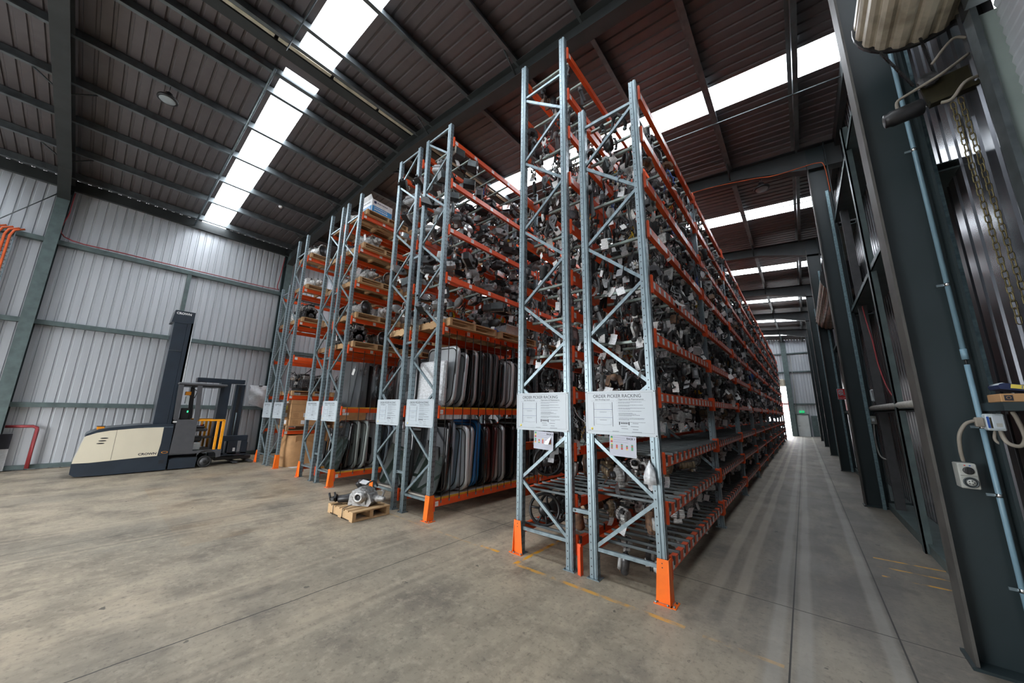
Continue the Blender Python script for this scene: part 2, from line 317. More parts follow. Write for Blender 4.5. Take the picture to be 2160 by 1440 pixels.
# ------------------------------------------------------------------ mesh building
class MB:
    def __init__(s): s.v = []; s.f = []; s.m = []; s.sm = []; s.mats = []
    def mi(s, mat):
        if mat not in s.mats: s.mats.append(mat)
        return s.mats.index(mat)
    def add(s, vs, fs, mat, smooth=False, M=None):
        o = len(s.v); i = s.mi(mat)
        if M is not None: vs = [tuple(M @ Vector(v)) for v in vs]
        s.v += [tuple(v) for v in vs]; s.f += [tuple(o + k for k in f) for f in fs]; s.m += [i] * len(fs); s.sm += [smooth] * len(fs)
    def box(s, x0, x1, y0, y1, z0, z1, mat, M=None, bev=0.):
        if x0 > x1: x0, x1 = x1, x0
        if y0 > y1: y0, y1 = y1, y0
        if z0 > z1: z0, z1 = z1, z0
        if bev > 0:
            bev = min(bev, (x1 - x0) * .45, (y1 - y0) * .45, (z1 - z0) * .45); b = bev
            X = (x0, x1); Y = (y0, y1); Z = (z0, z1); vs = []; idx = {}
            for i in (0, 1):
                for j in (0, 1):
                    for k in (0, 1):
                        sx_, sy_, sz_ = 1 - 2 * i, 1 - 2 * j, 1 - 2 * k
                        for a, (dx, dy, dz) in enumerate(((0, 1, 1), (1, 0, 1), (1, 1, 0))):
                            idx[i, j, k, a] = len(vs); vs.append((X[i] + sx_ * b * dx, Y[j] + sy_ * b * dy, Z[k] + sz_ * b * dz))
            fs = []
            def g(i, j, k, a): return idx[i, j, k, a]
            for i in (0, 1): fs.append([g(i, 0, 0, 0), g(i, 1, 0, 0), g(i, 1, 1, 0), g(i, 0, 1, 0)][::(1 if i else -1)])
            for j in (0, 1): fs.append([g(0, j, 0, 1), g(0, j, 1, 1), g(1, j, 1, 1), g(1, j, 0, 1)][::(1 if j else -1)])
            for k in (0, 1): fs.append([g(0, 0, k, 2), g(1, 0, k, 2), g(1, 1, k, 2), g(0, 1, k, 2)][::(1 if k else -1)])
            for i in (0, 1):
                for j in (0, 1): fs.append([g(i, j, 0, 0), g(i, j, 1, 0), g(i, j, 1, 1), g(i, j, 0, 1)][::(1 if (i ^ j) else -1)][::-1])
                for k in (0, 1): fs.append([g(i, 0, k, 0), g(i, 0, k, 2), g(i, 1, k, 2), g(i, 1, k, 0)][::(1 if (i ^ k) else -1)][::-1])
            for j in (0, 1):
                for k in (0, 1): fs.append([g(0, j, k, 1), g(1, j, k, 1), g(1, j, k, 2), g(0, j, k, 2)][::(1 if (j ^ k) else -1)][::-1])
            for i in (0, 1):
                for j in (0, 1):
                    for k in (0, 1): fs.append([g(i, j, k, 0), g(i, j, k, 1), g(i, j, k, 2)][::(1 if (i ^ j ^ k) else -1)])
            s.add(vs, fs, mat, False, M); return
        vs = [(x0, y0, z0), (x1, y0, z0), (x1, y1, z0), (x0, y1, z0), (x0, y0, z1), (x1, y0, z1), (x1, y1, z1), (x0, y1, z1)]
        s.add(vs, [(3, 2, 1, 0), (4, 5, 6, 7), (0, 1, 5, 4), (1, 2, 6, 5), (2, 3, 7, 6), (3, 0, 4, 7)], mat, False, M)
    def tube(s, pts, r, mat, n=8, cap=True, M=None, rr=None, smooth=True):
        pts = [Vector(p) for p in pts]; vs = []; fs = []; N = len(pts); prev = None
        for i, p in enumerate(pts):
            d = (pts[min(i + 1, N - 1)] - pts[max(i - 1, 0)]).normalized()
            if d.length < 1e-6: d = Vector((0, 0, 1))
            a = prev if prev is not None else (Vector((0, 0, 1)) if abs(d.z) < .9 else Vector((1, 0, 0)))
            u = (a - d * a.dot(d)).normalized(); prev = u; v = d.cross(u); q = rr[i] if rr else r
            for k in range(n):
                t = 2 * PI * k / n; vs.append(p + (u * math.cos(t) + v * math.sin(t)) * q)
        for i in range(N - 1):
            for k in range(n):
                a, b = i * n + k, i * n + (k + 1) % n; fs.append((a, b, b + n, a + n))
        if cap: fs.append(tuple(range(n - 1, -1, -1))); fs.append(tuple((N - 1) * n + k for k in range(n)))
        s.add(vs, fs, mat, smooth, M)
    def lathe(s, prof, mat, n=16, M=None, smooth=True, teeth=0., cap=True):
        """prof: (radius, height) pairs, axis z"""
        vs = []; fs = []; smooth = smooth and teeth == 0
        for (r, h) in prof:
            for k in range(n):
                t = 2 * PI * k / n; q = r * (1 + (teeth if k % 2 else 0)); vs.append((q * math.cos(t), q * math.sin(t), h))
        for i in range(len(prof) - 1):
            for k in range(n):
                a, b = i * n + k, i * n + (k + 1) % n; fs.append((a, b, b + n, a + n))
        if cap: fs.append(tuple(range(n - 1, -1, -1))); fs.append(tuple((len(prof) - 1) * n + k for k in range(n)))
        s.add(vs, fs, mat, smooth, M)
    def torus(s, R, r, mat, n=24, m=8, M=None):
        vs = []; fs = []
        for i in range(n):
            a = 2 * PI * i / n
            for j in range(m):
                b = 2 * PI * j / m; q = R + r * math.cos(b); vs.append((q * math.cos(a), q * math.sin(a), r * math.sin(b)))
        for i in range(n):
            for j in range(m): fs.append((i * m + j, ((i + 1) % n) * m + j, ((i + 1) % n) * m + (j + 1) % m, i * m + (j + 1) % m))
        s.add(vs, fs, mat, True, M)
    def prism(s, poly, a, b, axis, mat, M=None):
        """extrude a 2D outline from a to b along the axis (0 x: poly is (y,z); 1 y: (x,z); 2 z: (x,y))"""
        def P(p, h): return (h, p[0], p[1]) if axis == 0 else (p[0], h, p[1]) if axis == 1 else (p[0], p[1], h)
        n = len(poly); vs = [P(p, a) for p in poly] + [P(p, b) for p in poly]
        ar = sum(poly[i][0] * poly[(i + 1) % n][1] - poly[(i + 1) % n][0] * poly[i][1] for i in range(n))
        flip = (ar > 0) ^ (axis == 1) ^ (a > b)
        fs = [tuple(range(n)), tuple(range(2 * n - 1, n - 1, -1))] + [(i, i + n, (i + 1) % n + n, (i + 1) % n) for i in range(n)]
        if flip: fs = [f[::-1] for f in fs]
        s.add(vs, fs, mat, False, M)
    def mesh(s, name):
        me = bpy.data.meshes.new(name); me.from_pydata(s.v, [], s.f)
        for k in s.mats: me.materials.append(MAT[k])
        me.polygons.foreach_set('material_index', s.m); me.polygons.foreach_set('use_smooth', s.sm); me.update(); return me
    def build(s, name, parent=None, loc=None):
        o = bpy.data.objects.new(name, s.mesh(name)); COL.objects.link(o)
        if parent is not None: o.parent = parent
        if loc is not None: o.location = loc
        return o
def T(x=0, y=0, z=0, rx=0, ry=0, rz=0, s=1.):
    return Matrix.Translation((x, y, z)) @ Matrix.Rotation(rz, 4, 'Z') @ Matrix.Rotation(ry, 4, 'Y') @ Matrix.Rotation(rx, 4, 'X') @ Matrix.Scale(s, 4)
def obj(name, me, parent=None, loc=(0, 0, 0), rot=(0, 0, 0), sc=None):
    o = bpy.data.objects.new(name, me); COL.objects.link(o); o.location = loc; o.rotation_euler = rot
    if parent is not None: o.parent = parent
    if sc is not None: o.scale = (sc, sc, sc) if isinstance(sc, (int, float)) else sc
    return o
def tag(o, label, cat, group=None, kind=None):
    o['label'] = label; o['category'] = cat
    if group: o['group'] = group
    if kind: o['kind'] = kind
    return o
def thing(name, label, cat, loc=(0, 0, 0), rot=(0, 0, 0), group=None):
    o = bpy.data.objects.new(name, None); COL.objects.link(o); o.location = loc; o.rotation_euler = rot; o.empty_display_size = .1
    return tag(o, label, cat, group)
def struct(o, label=None):
    o['kind'] = 'structure'
    if label: o['label'] = label
    return o
FRONT = (PI / 2, 0, 0)          # text facing -Y
RIGHT = (PI / 2, 0, PI / 2)     # text facing +X
MESHES = {}
def meshtext(s_, size, align='LEFT', bold=0., ext=.0004):
    k = ('txt', s_, size, align, bold)
    if k not in MESHES:
        cu = bpy.data.curves.new('t', 'FONT'); cu.body = s_; cu.size = size; cu.extrude = ext; cu.align_x = align; cu.offset = bold; cu.resolution_u = 3
        o = bpy.data.objects.new('t', cu); COL.objects.link(o); dg = bpy.context.evaluated_depsgraph_get(); me = bpy.data.meshes.new_from_object(o.evaluated_get(dg))
        m = MB(); m.add([tuple(v.co) for v in me.vertices], [tuple(p.vertices) for p in me.polygons], 'ink'); bpy.data.objects.remove(o); bpy.data.meshes.remove(me); bpy.data.curves.remove(cu); MESHES[k] = m
    return MESHES[k]
def lettering(s_, size, mat, parent, loc, rot, align='LEFT', sx=1., bold=0., name='lettering'):
    src = meshtext(s_, size, align, bold); m = MB(); m.add([(v[0] * sx, v[1], v[2]) for v in src.v], src.f, mat); o = m.build(name, parent, loc); o.rotation_euler = rot; return o
# ------------------------------------------------------------------ the building
def ribbed(y0, y1, fn, mat, name, pitch=.19, depth=.026):
    """ribbed steel sheet; fn(y, d) gives the two end points of one line of the profile"""
    mb = MB(); ys = []; y = y0
    while y < y1 - 1e-6:
        for dy, d in ((0, 0), (.128, 0), (.139, 1), (.176, 1), (.187, 0)):
            if y + dy * pitch / .19 < y1: ys.append((y + dy * pitch / .19, d * depth))
        y += pitch
    ys.append((y1, 0)); vs = []
    for (y, d) in ys: a, b = fn(y, d); vs += [a, b]
    mb.add(vs, [(2 * i, 2 * i + 2, 2 * i + 3, 2 * i + 1) for i in range(len(ys) - 1)], mat)
    return struct(mb.build(name))
mb = MB(); mb.box(XL - .1, XR + .1, YN, YE, -.15, 0, 'concrete_floor'); struct(mb.build('floor'))
mb = MB(); mb.box(-60, 60, -60, YN, -.2, -.03, 'asphalt_out'); mb.box(-60, 60, YE, 90, -.2, -.03, 'asphalt_out'); mb.box(XR + .1, 60, YN, YE, -.2, -.03, 'asphalt_out'); mb.box(-60, XL - .1, YN, YE, -.2, -.03, 'asphalt_out')
struct(mb.build('yard_ground'))
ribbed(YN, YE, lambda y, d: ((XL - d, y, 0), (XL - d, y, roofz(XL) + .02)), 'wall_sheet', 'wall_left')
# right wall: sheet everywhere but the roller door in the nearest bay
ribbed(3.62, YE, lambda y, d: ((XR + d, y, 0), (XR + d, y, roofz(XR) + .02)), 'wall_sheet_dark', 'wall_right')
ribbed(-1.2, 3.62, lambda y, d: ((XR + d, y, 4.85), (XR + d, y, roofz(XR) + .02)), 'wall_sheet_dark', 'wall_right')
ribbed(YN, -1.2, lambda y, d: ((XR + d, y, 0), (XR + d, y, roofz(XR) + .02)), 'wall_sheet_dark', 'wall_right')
# ends
def endwall(y, openings, name, out):
    xs = sorted({XL, XR, XC} | {v for o in openings for v in o[:2]})
    for a, b in zip(xs[:-1], xs[1:]):
        z0 = 0
        for o in openings:
            if o[0] <= a and b <= o[1]: z0 = o[2]
        ribbed(a, b, lambda x, d: ((x, y + d * out, z0), (x, y + d * out, roofz(x) + .03)), 'wall_sheet', name)
endwall(YN, [(-11.0, -4.5, 4.0)], 'wall_near', -1)  # unseen opening behind the camera, added and sized for the daylight it admits
endwall(YE, [(-2.9, -.93, 4.15)], 'wall_far', 1)
prev = YN
cuts = [(YN, STRIPS[0][0])] + [(STRIPS[i][1], STRIPS[i + 1][0]) for i in range(len(STRIPS) - 1)] + [(STRIPS[-1][1], YE)]
for a, b in cuts:
    for s in (-1, 1):
        xe = XL if s < 0 else XR
        ribbed(a, b, lambda y, d: ((XC, y, RZ + d), (xe, y, roofz(xe) + d)), 'roof_sheet', 'ceiling', .2)
for i, (a, b) in enumerate(STRIPS):
    for s in (-1, 1):
        xe = XL if s < 0 else XR
        o = ribbed(a, b, lambda y, d: ((XC + s * .35, y, roofz(XC + s * .35) + d), (xe, y, roofz(xe) + d)), 'skylight', 'window_%d' % (2 * i + (s > 0) + 1), .23, .02)
        mb = MB(); x2 = XC + s * .35; mb.add([(XC, a, RZ), (x2, a, roofz(x2)), (x2, b, roofz(x2)), (XC, b, RZ)], [(0, 1, 2, 3)], 'roof_sheet'); struct(mb.build('ceiling'))
# ridge strip under the flashing
mb = MB(); y = YN
while y < YE: mb.box(XC + .22, XC + .30, y, y + .98, RZ - .10, RZ - .05, 'ridge_strip'); y += 1.05
mb.box(XC - .04, XC + .20, YN, YE, RZ - .12, RZ - .06, 'rafter_steel'); struct(mb.build('trim_1'))
# purlins (Z sections) and bridging
def purlin(x, y0, y1, drop=0.):
    mb = MB(); z = roofz(x) - .012 - drop; h = .20; s = 1 if x > XC else -1
    mb.box(x - .004, x + .004, y0, y1, z - h, z, 'roof_steel'); mb.box(x - .065, x + .004, y0, y1, z - .006, z, 'roof_steel')
    mb.box(x - .004, x + .075, y0, y1, z - h - .006, z - h, 'roof_steel'); mb.box(x + .069, x + .075, y0, y1, z - h, z - h + .018, 'roof_steel')
    return struct(mb.build('roof_purlin'))
PX = [-8.30, -9.66, -11.02, -12.38, -13.74, -15.1, -7.75, -6.80, -6.24, -4.88, -3.52, -2.16, -.80, .56]
for x in PX: purlin(x, YN, YE)
mb = MB(); mb.box(XL + .02, XL + .12, YN, YE, roofz(XL) - .32, roofz(XL) - .02, 'rafter_steel'); struct(mb.build('trim_2'))
mb = MB(); mb.box(XR - .12, XR - .02, YN, YE, roofz(XR) - .32, roofz(XR) - .02, 'rafter_steel'); struct(mb.build('trim_3'))
for y in (-4.25, 1.34, 7.86, 12.5, 18.2, 23.8, 29.5):
    for s in (-1, 1):
        xe = (XL + .1) if s < 0 else (XR - .1); xi = XC + s * .3; mb = MB(); dz = -.235
        mb.tube([(xi, y, roofz(xi) + dz), (xe, y, roofz(xe) + dz)], .026 if s < 0 else .013, 'galv_dark' if s > 0 else 'galv', 6); struct(mb.build('roof_bridging'))
# portal frames
def frame(i, y):
    yb = .115
    for s in (-1, 1):
        xe = (XL + .02) if s < 0 else 1.06; D = .35 if s > 0 else .37; xi = xe - s * D; zt = roofz(xi) - .22
        mb = MB()
        mb.box(xi, xi + s * .018, y - yb, y + yb, 0, zt - .4, 'steel_green_edge' if s > 0 else 'girt_green')
        mb.box(xi + s * .018, xe - s * .018, y - .008, y + .008, 0, zt, 'steel_green' if s > 0 else 'girt_green')
        mb.box(xe - s * .018, xe, y - yb, y + yb, 0, zt, 'steel_green')
        mb.box(xi - s * .02, xe, y - yb - .02, y + yb + .02, 0, .02, 'steel_green')
        struct(mb.build('portal_column'))
        mb = MB(); xh = xi - s * 1.3; pts = [(xe if s < 0 else XR - .03, .80), (xi, .78), (xh, .54), (XC, .52)]
        top = [(x, roofz(x) - .215) for x, _ in pts]; bot = [(x, roofz(x) - d) for x, d in pts]
        poly = top + bot[::-1]
        mb.prism(poly, y - .007, y + .007, 1, 'rafter_steel')
        for k in range(3):
            (xa, za), (xb, zb) = bot[k], bot[k + 1]; mb.prism([(xa, za), (xb, zb), (xb, zb - .016), (xa, za - .016)], y - yb, y + yb, 1, 'rafter_steel')
            (xa, za), (xb, zb) = top[k], top[k + 1]; mb.prism([(xa, za), (xb, zb), (xb, zb + .014), (xa, za + .014)], y - yb, y + yb, 1, 'rafter_steel')
        struct(mb.build('portal_rafter'))
        # fly braces to the purlins
        mb = MB()
        for x in PX:
            if (x - XC) * s > .6 and abs(x - xe) > 1.2 and PX.index(x) % 2 == 0:
                for q in (-1, 1): mb.tube([(x, y + q * .42, roofz(x) - .21), (x, y + q * .02, roofz(x) - .50)], .018, 'rafter_steel', 4)
        if mb.v: struct(mb.build('fly_brace'))
for i, y in enumerate(FR): frame(i, y)
# left wall girts, eave, posts
for z in (1.70, 3.88, 6.16):
    mb = MB(); mb.box(XL + .01, XL + .17, YN, YE, z, z + .012, 'girt_green'); mb.box(XL + .158, XL + .17, YN, YE, z - .10, z, 'girt_green'); mb.box(XL + .01, XL + .17, YN, YE, z - .11, z - .10, 'girt_green'); struct(mb.build('wall_girt'))
mb = MB(); mb.box(XL + .01, XL + .10, YN, YE, 0.03, .13, 'girt_green'); struct(mb.build('baseboard_left'))
mb = MB(); mb.box(XL + .05, XL + .15, 1.43, 1.53, 3.9, 6.05, 'girt_green'); struct(mb.build('wall_post'))
mb = MB(); mb.tube([(XL + .25, -2.24, 6.34), (XL + .25, -1.5, 7.47)], .012, 'galv_dark', 6); mb.tube([(XL + .25, -6.8, .4), (XL + .25, -2.24, 6.34)], .012, 'galv_dark', 6); struct(mb.build('wall_brace'))
# far wall
mb = MB()
for z in (2.6, 5.3, 6.9): mb.box(XL, XR, YE - .14, YE - .01, z, z + .1, 'girt_green')
struct(mb.build('wall_girt'))
mb = MB(); mb.box(-.93, -.58, YE - .35, YE - .02, 0, 8.0, 'girt_green'); struct(mb.build('portal_column'))
mb = MB(); mb.box(-2.9, -.93, YE - .5, YE - .05, 4.15, 4.75, 'door_cream', bev=.1); tag(mb.build('roller_door_housing'), 'cream rolled-up shutter above the bright opening at the far end of the aisle', 'shutter')
t = struct(MB.build(type('E', (MB,), {})(), 'door_1')) if False else None
mb = MB(); mb.box(-.52, .26, YE - .09, YE - .03, .01, 1.75, 'door_pale', bev=.01); d = struct(mb.build('door_1'))
mb = MB(); mb.box(-.57, -.52, YE - .12, YE - .02, 0, 1.80, 'girt_green'); mb.box(.26, .31, YE - .12, YE - .02, 0, 1.80, 'girt_green'); mb.box(-.57, .31, YE - .12, YE - .02, 1.75, 1.82, 'girt_green'); mb.build('door_frame', d)
mb = MB(); mb.tube([(-.42, YE - .14, .85), (-.42, YE - .10, .85)], .03, 'galv_dark', 8); mb.tube([(-.42, YE - .14, .85), (-.30, YE - .14, .85)], .012, 'galv_dark', 6); mb.build('door_handle', d)
mb = MB(); mb.box(-.27, .05, YE - .14, YE - .01, 1.92, 2.10, 'exit_green', bev=.008); ex = tag(mb.build('exit_sign'), 'green emergency exit sign above the far pale door', 'sign')
mb = MB(); mb.lathe([(.022, 0), (.022, .01)], 'white', 8, T(-.11, YE - .145, 2.055, PI / 2)); mb.tube([(-.11, YE - .147, 2.03), (-.12, YE - .147, 1.985), (-.15, YE - .147, 1.95)], .012, 'white', 5); mb.tube([(-.12, YE - .147, 1.985), (-.08, YE - .147, 1.95)], .012, 'white', 5); mb.tube([(-.15, YE - .147, 2.02), (-.07, YE - .147, 2.01)], .009, 'white', 5)
mb.build('running_figure', ex)
mb = MB(); mb.box(.42, .95, YE - .1, YE - .03, .05, 1.7, 'girt_green', bev=.01); tag(mb.build('switchboard_cabinet'), 'grey electrical cabinet on the far wall beside the pale door', 'cabinet')
for x in (-.62,):
    mb = MB(); mb.tube([(x + .25, YE - .2, 6.9), (x + .25, YE - .2, 4.1), (x + .1, YE - .2, 1.2)], .02, 'conduit_grey', 6); tag(mb.build('conduit'), 'thin pale conduit running down the far end wall near the exit', 'conduit')
mb = MB(); mb.box(-8, 3, 52, 52.3, 0, 4.2, 'white'); mb.box(-8, 3, 51.95, 52, 2.2, 3.3, 'outside_red'); mb.box(-8, 3, 51.9, 51.95, 0, 1.6, 'door_pale'); tag(mb.build('neighbouring_building'), 'white building with a red band outside the far doorway', 'building')
# ---- right wall steelwork
def rbox(name, a, mats, label=None, cat=None, bev=0.):
    mb = MB(); mb.box(*a, mats, bev=bev); o = mb.build(name)
    return tag(o, label, cat) if label else struct(o)
for k in range(2, 7):
    y0, y1 = FR[k] + .13, FR[k + 1] - .13
    for z in (1.77, 3.78, 5.83):
        mb = MB(); mb.box(1.0, XR - .005, y0, y1, z, z + .015, 'girt_green'); mb.box(1.0, 1.012, y0, y1, z, z + .07, 'girt_green'); mb.box(1.0, XR - .005, y0, y1, z + .07, z + .08, 'girt_green'); struct(mb.build('wall_girt'))
    mb = MB(); mb.box(1.02, XR - .005, y0, y1, 0.002, .12, 'girt_green'); struct(mb.build('baseboard_right'))
    ym = FR[k] + 2.83
    mb = MB(); mb.box(.98, 1.0, ym - .06, ym + .06, 0, 6.25, 'girt_green'); mb.box(.98, 1.06, ym + .05, ym + .06, 0, 6.25, 'girt_green'); mb.box(.98, 1.06, ym - .06, ym - .05, 0, 6.25, 'girt_green'); struct(mb.build('wall_post'))
    mb = MB(); mb.box(1.04, 1.16, FR[k + 1] - .75, FR[k + 1] - .68, 0, 1.77 if k % 2 else 5.8, 'charcoal'); struct(mb.build('wall_post'))
    mb = MB(); mb.box(.93, .98, FR[k + 1] - .22, FR[k + 1] - .17, 0, 6.6, 'galv_strip'); struct(mb.build('door_guide'))
# door guide channels just beyond the nearest column
mb = MB(); mb.box(1.075, 1.085, 4.42, 4.50, 0, 6.4, 'conduit_tan'); mb.box(1.09, 1.14, 4.38, 4.46, 1.72, 6.4, 'galv_strip'); mb.box(1.02, 1.03, 4.40, 4.46, 0, 6.4, 'steel_green'); struct(mb.build('door_guide'))
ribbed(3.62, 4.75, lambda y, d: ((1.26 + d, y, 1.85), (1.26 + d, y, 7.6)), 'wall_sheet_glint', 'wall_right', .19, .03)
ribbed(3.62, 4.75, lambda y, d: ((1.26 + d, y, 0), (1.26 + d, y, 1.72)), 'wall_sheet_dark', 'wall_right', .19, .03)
# steel door post at the edge of the nearest bay
mb = MB(); mb.box(1.25, 1.36, 3.54, 3.60, 0, 4.45, 'post_pale'); mb.box(1.22, 1.25, 3.50, 3.62, 0, 4.5, 'galv_dark'); struct(mb.build('door_post'))
mb = MB(); mb.box(1.24, 1.36, -1.2, 3.62, 4.60, 4.95, 'rafter_steel'); struct(mb.build('door_lintel'))
# curtain of the roller door, closed below
mb = MB(); z = 0.
vs = []; n = 0
while z < 4.6: vs += [(1.33, -1.2, z), (1.33, 3.54, z), (1.341, -1.2, z + .04), (1.341, 3.54, z + .04)]; z += .08
mb.add(vs, [(2 * i, 2 * i + 1, 2 * i + 3, 2 * i + 2) for i in range(len(vs) // 2 - 1)], 'wall_sheet'); struct(mb.build('door_2'))
# roller door drums
def drum(y0, y1, x, z, r, label, grp=None, full=True):
    t = thing('roller_door_drum', label, 'roller door drum', (x, y0, z)); mb = MB(); n = 18; L = y1 - y0
    for k in range(n):
        a0, a1 = 2 * PI * k / n, 2 * PI * (k + .86) / n; am = (a0 + a1) / 2; vs = []
        for q, rr in ((a0, r - .014), (a0 + .05, r + .004), (am, r + .012), (a1 - .05, r + .004), (a1, r - .014)): vs += [(rr * math.cos(q), 0, rr * math.sin(q)), (rr * math.cos(q), L, rr * math.sin(q))]
        b = a1 + (2 * PI / n) * .14; vs += [((r - .014) * math.cos(b), 0, (r - .014) * math.sin(b)), ((r - .014) * math.cos(b), L, (r - .014) * math.sin(b))]
        mb.add(vs, [(2 * i, 2 * i + 1, 2 * i + 3, 2 * i + 2) for i in range(5)], 'door_cream')
    mb.build('curtain', t)
    for yy in (0, L):
        mb = MB(); mb.lathe([(r + .022, -.012), (r + .022, .012)], 'black', 36, T(0, yy, 0, PI / 2), False); mb.build('end_disc', t)
    mb = MB(); mb.tube([(0, -.12, 0), (0, L + .12, 0)], .04, 'galv_dark', 10); mb.build('axle', t)
    return t
drum(-.9, 3.86, 1.09, 5.04, .345, 'large cream ribbed roller door drum at the top right, above the chain hoist')
drum(10.6, 15.3, 1.02, 4.86, .34, 'cream roller door drum further down the right wall behind the second column')
# hoist bracket, motor and chains
t = thing('chain_hoist', 'dark olive hoist bracket with motor hanging under the nearest roller door drum', 'hoist', (1.05, 3.84, 4.2))
mb = MB(); mb.box(-.03, .26, -.012, .012, -.13, .08, 'olive_plate', T(0, 0, 0, 0, -.12)); mb.box(-.03, .26, -.05, -.012, -.13, -.10, 'olive_plate', T(0, 0, 0, 0, -.12)); mb.build('bracket_plate', t)
mb = MB(); mb.lathe([(.055, 0), (.062, .01), (.062, .17), (.052, .19), (.052, .21), (.03, .215)], 'black', 16, T(-.06, -.06, -.135, 0, -PI / 2 - .1)); mb.build('motor', t)
mb = MB(); mb.lathe([(.055, 0), (.06, .01), (.06, .03), (.03, .035)], 'dark_metal', 20, T(-.0, -.03, .08, PI / 2), teeth=-.12); mb.build('sprocket', t)
for (x, z) in ((-.04, -.12), (.1, -.14), (-.05, .05)):
    mb = MB(); mb.lathe([(.014, 0), (.014, .012), (.008, .016)], 'chrome', 6, T(x, -.018, z, PI / 2), False); mb.build('bolt', t)
for (a, b) in (((-.075, .10), (-.20, .52)), ((.045, .09), (.02, .52))):
    mb = MB(); N = 26
    for k in range(N):
        u = k / N; x = a[0] + (b[0] - a[0]) * u; z = a[1] + (b[1] - a[1]) * u; mb.lathe([(.009, -.008), (.009, .008)], 'black', 6, T(x, -.03, z, PI / 2), False); mb.box(-.012, .012, -.006, .006, -.004, .004, 'dark_metal', T(x, -.03, z, 0, -math.atan2(b[1] - a[1], b[0] - a[0])))
    mb.build('drive_chain', t)
def cable(name, pts, r, mat, label, group=None, n=7, cat='cable'):
    P = [Vector(p) for p in pts]; out = []
    for i in range(len(P) - 1):
        p0, p1, p2, p3 = P[max(i - 1, 0)], P[i], P[i + 1], P[min(i + 2, len(P) - 1)]
        for k in range(5):
            u = k / 5; out.append(.5 * ((2 * p1) + (-p0 + p2) * u + (2 * p0 - 5 * p1 + 4 * p2 - p3) * u * u + (-p0 + 3 * p1 - 3 * p2 + p3) * u ** 3))
    out.append(P[-1]); mb = MB(); mb.tube(out, r, mat, n); return tag(mb.build(name), label, cat, group)
cable('hoist_cable', [(1.26, 3.78, 4.36), (1.1, 3.74, 4.25), (.93, 3.76, 4.2), (.87, 3.78, 4.18), (.87, 3.8, 4.1)], .011, 'conduit_tan', 'brown flexible cable looping across the hoist bracket to the motor')
cable('hoist_cable', [(1.27, 3.78, 4.5), (1.2, 3.76, 4.52), (1.08, 3.76, 4.38)], .010, 'conduit_tan', 'short brown cable rising from the hoist bracket toward the door post')
cable('hoist_cable', [(1.28, 3.78, 4.15), (1.2, 3.75, 4.12), (1.13, 3.76, 4.03), (1.08, 3.78, 4.04)], .012, 'conduit_tan', 'brown cable curling below the hoist bracket')
def chain(x, y, z0, z1, dx, label):
    mb = MB(); z = z0; k = 0; L = z0 - z1
    while z > z1:
        u = (z0 - z) / L; cx = x + dx * u; M = T(cx, y, z, PI / 2 if False else 0, 0, (PI / 2) * (k % 2) + .3)
        mb.tube([(-.013, 0, .02), (-.013, 0, -.02), (-.006, 0, -.031), (.006, 0, -.031), (.013, 0, -.02), (.013, 0, .02), (.006, 0, .031), (-.006, 0, .031), (-.013, 0, .02)], .0038, 'brass_chain', 5, False, M)
        z -= .052; k += 1
    return tag(mb.build('hand_chain'), label, 'chain')
chain(1.13, 3.78, 3.98, 2.3, .02, 'left one of the two brass hand chains hanging below the hoist')
chain(1.17, 3.78, 4.0, 2.3, .03, 'right one of the two brass hand chains hanging below the hoist')
# conduit on the nearest column, its clips, socket, junction box
t = thing('conduit', 'pale blue vertical conduit clipped to the nearest dark green column', 'conduit', (.995, 4.2, 0))
mb = MB(); mb.tube([(0, 0, .0), (0, 0, 2.08)], .0155, 'conduit_blue', 12); mb.tube([(0, 0, 2.13), (0, 0, 7.4)], .0155, 'conduit_blue', 12); mb.build('pipe', t)
mb = MB(); mb.tube([(0, 0, 2.06), (0, 0, 2.15)], .008, 'black', 6); mb.tube([(0, 0, 2.12), (0, 0, 2.2)], .019, 'conduit_blue', 12); mb.build('coupling', t)
for z in (.55, 1.62, 2.72, 1.15, 3.95, 5.1):
    mb = MB(); mb.tube([(0, 0, z - .012), (0, 0, z + .012)], .0185, 'chrome', 12); mb.box(-.055, -.012, .0, .012, z - .009, z + .009, 'galv'); mb.build('clip', t)
t = thing('power_socket', 'grey industrial switched power outlet with a round five-pin socket on the nearest column', 'socket', (.866, 4.13, 1.275))
mb = MB(); mb.box(-.045, .045, 0, .12, -.09, .085, 'switch_grey', bev=.006); mb.build('housing', t)
mb = MB(); mb.box(-.041, .041, -.006, 0, .0, .081, 'switch_grey', bev=.003); mb.box(-.041, .041, -.006, 0, -.086, -.003, 'switch_grey', bev=.003); mb.build('face_plate', t)
mb = MB(); mb.lathe([(.026, 0), (.026, .01), (.02, .012)], 'black', 20, T(0, -.006, .036, PI / 2)); mb.box(-.006, .006, -.03, -.008, .014, .058, 'black', T(0, 0, 0)); mb.build('rotary_switch', t)
mb = MB(); mb.lathe([(.036, 0), (.036, .012), (.030, .012), (.030, .004), (.022, .004), (.022, .016)], 'galv_dark', 24, T(0, -.006, -.044, PI / 2)); mb.build('socket_ring', t)
mb = MB(); mb.lathe([(.0215, .016), (.0215, .018)], 'switch_grey', 20, T(0, -.006, -.044, PI / 2))
for k in range(5): mb.lathe([(.0035, .018), (.0035, .0195)], 'black', 8, T(.0125 * math.cos(k * 1.2566), -.006, -.044 + .0125 * math.sin(k * 1.2566), PI / 2))
mb.build('socket_pins', t)
for x, c in ((-.012, 'red_print'), (.012, 'blue')):
    mb = MB(); mb.box(x - .004, x + .004, -.0085, -.006, .068, .075, c); mb.build('indicator', t)
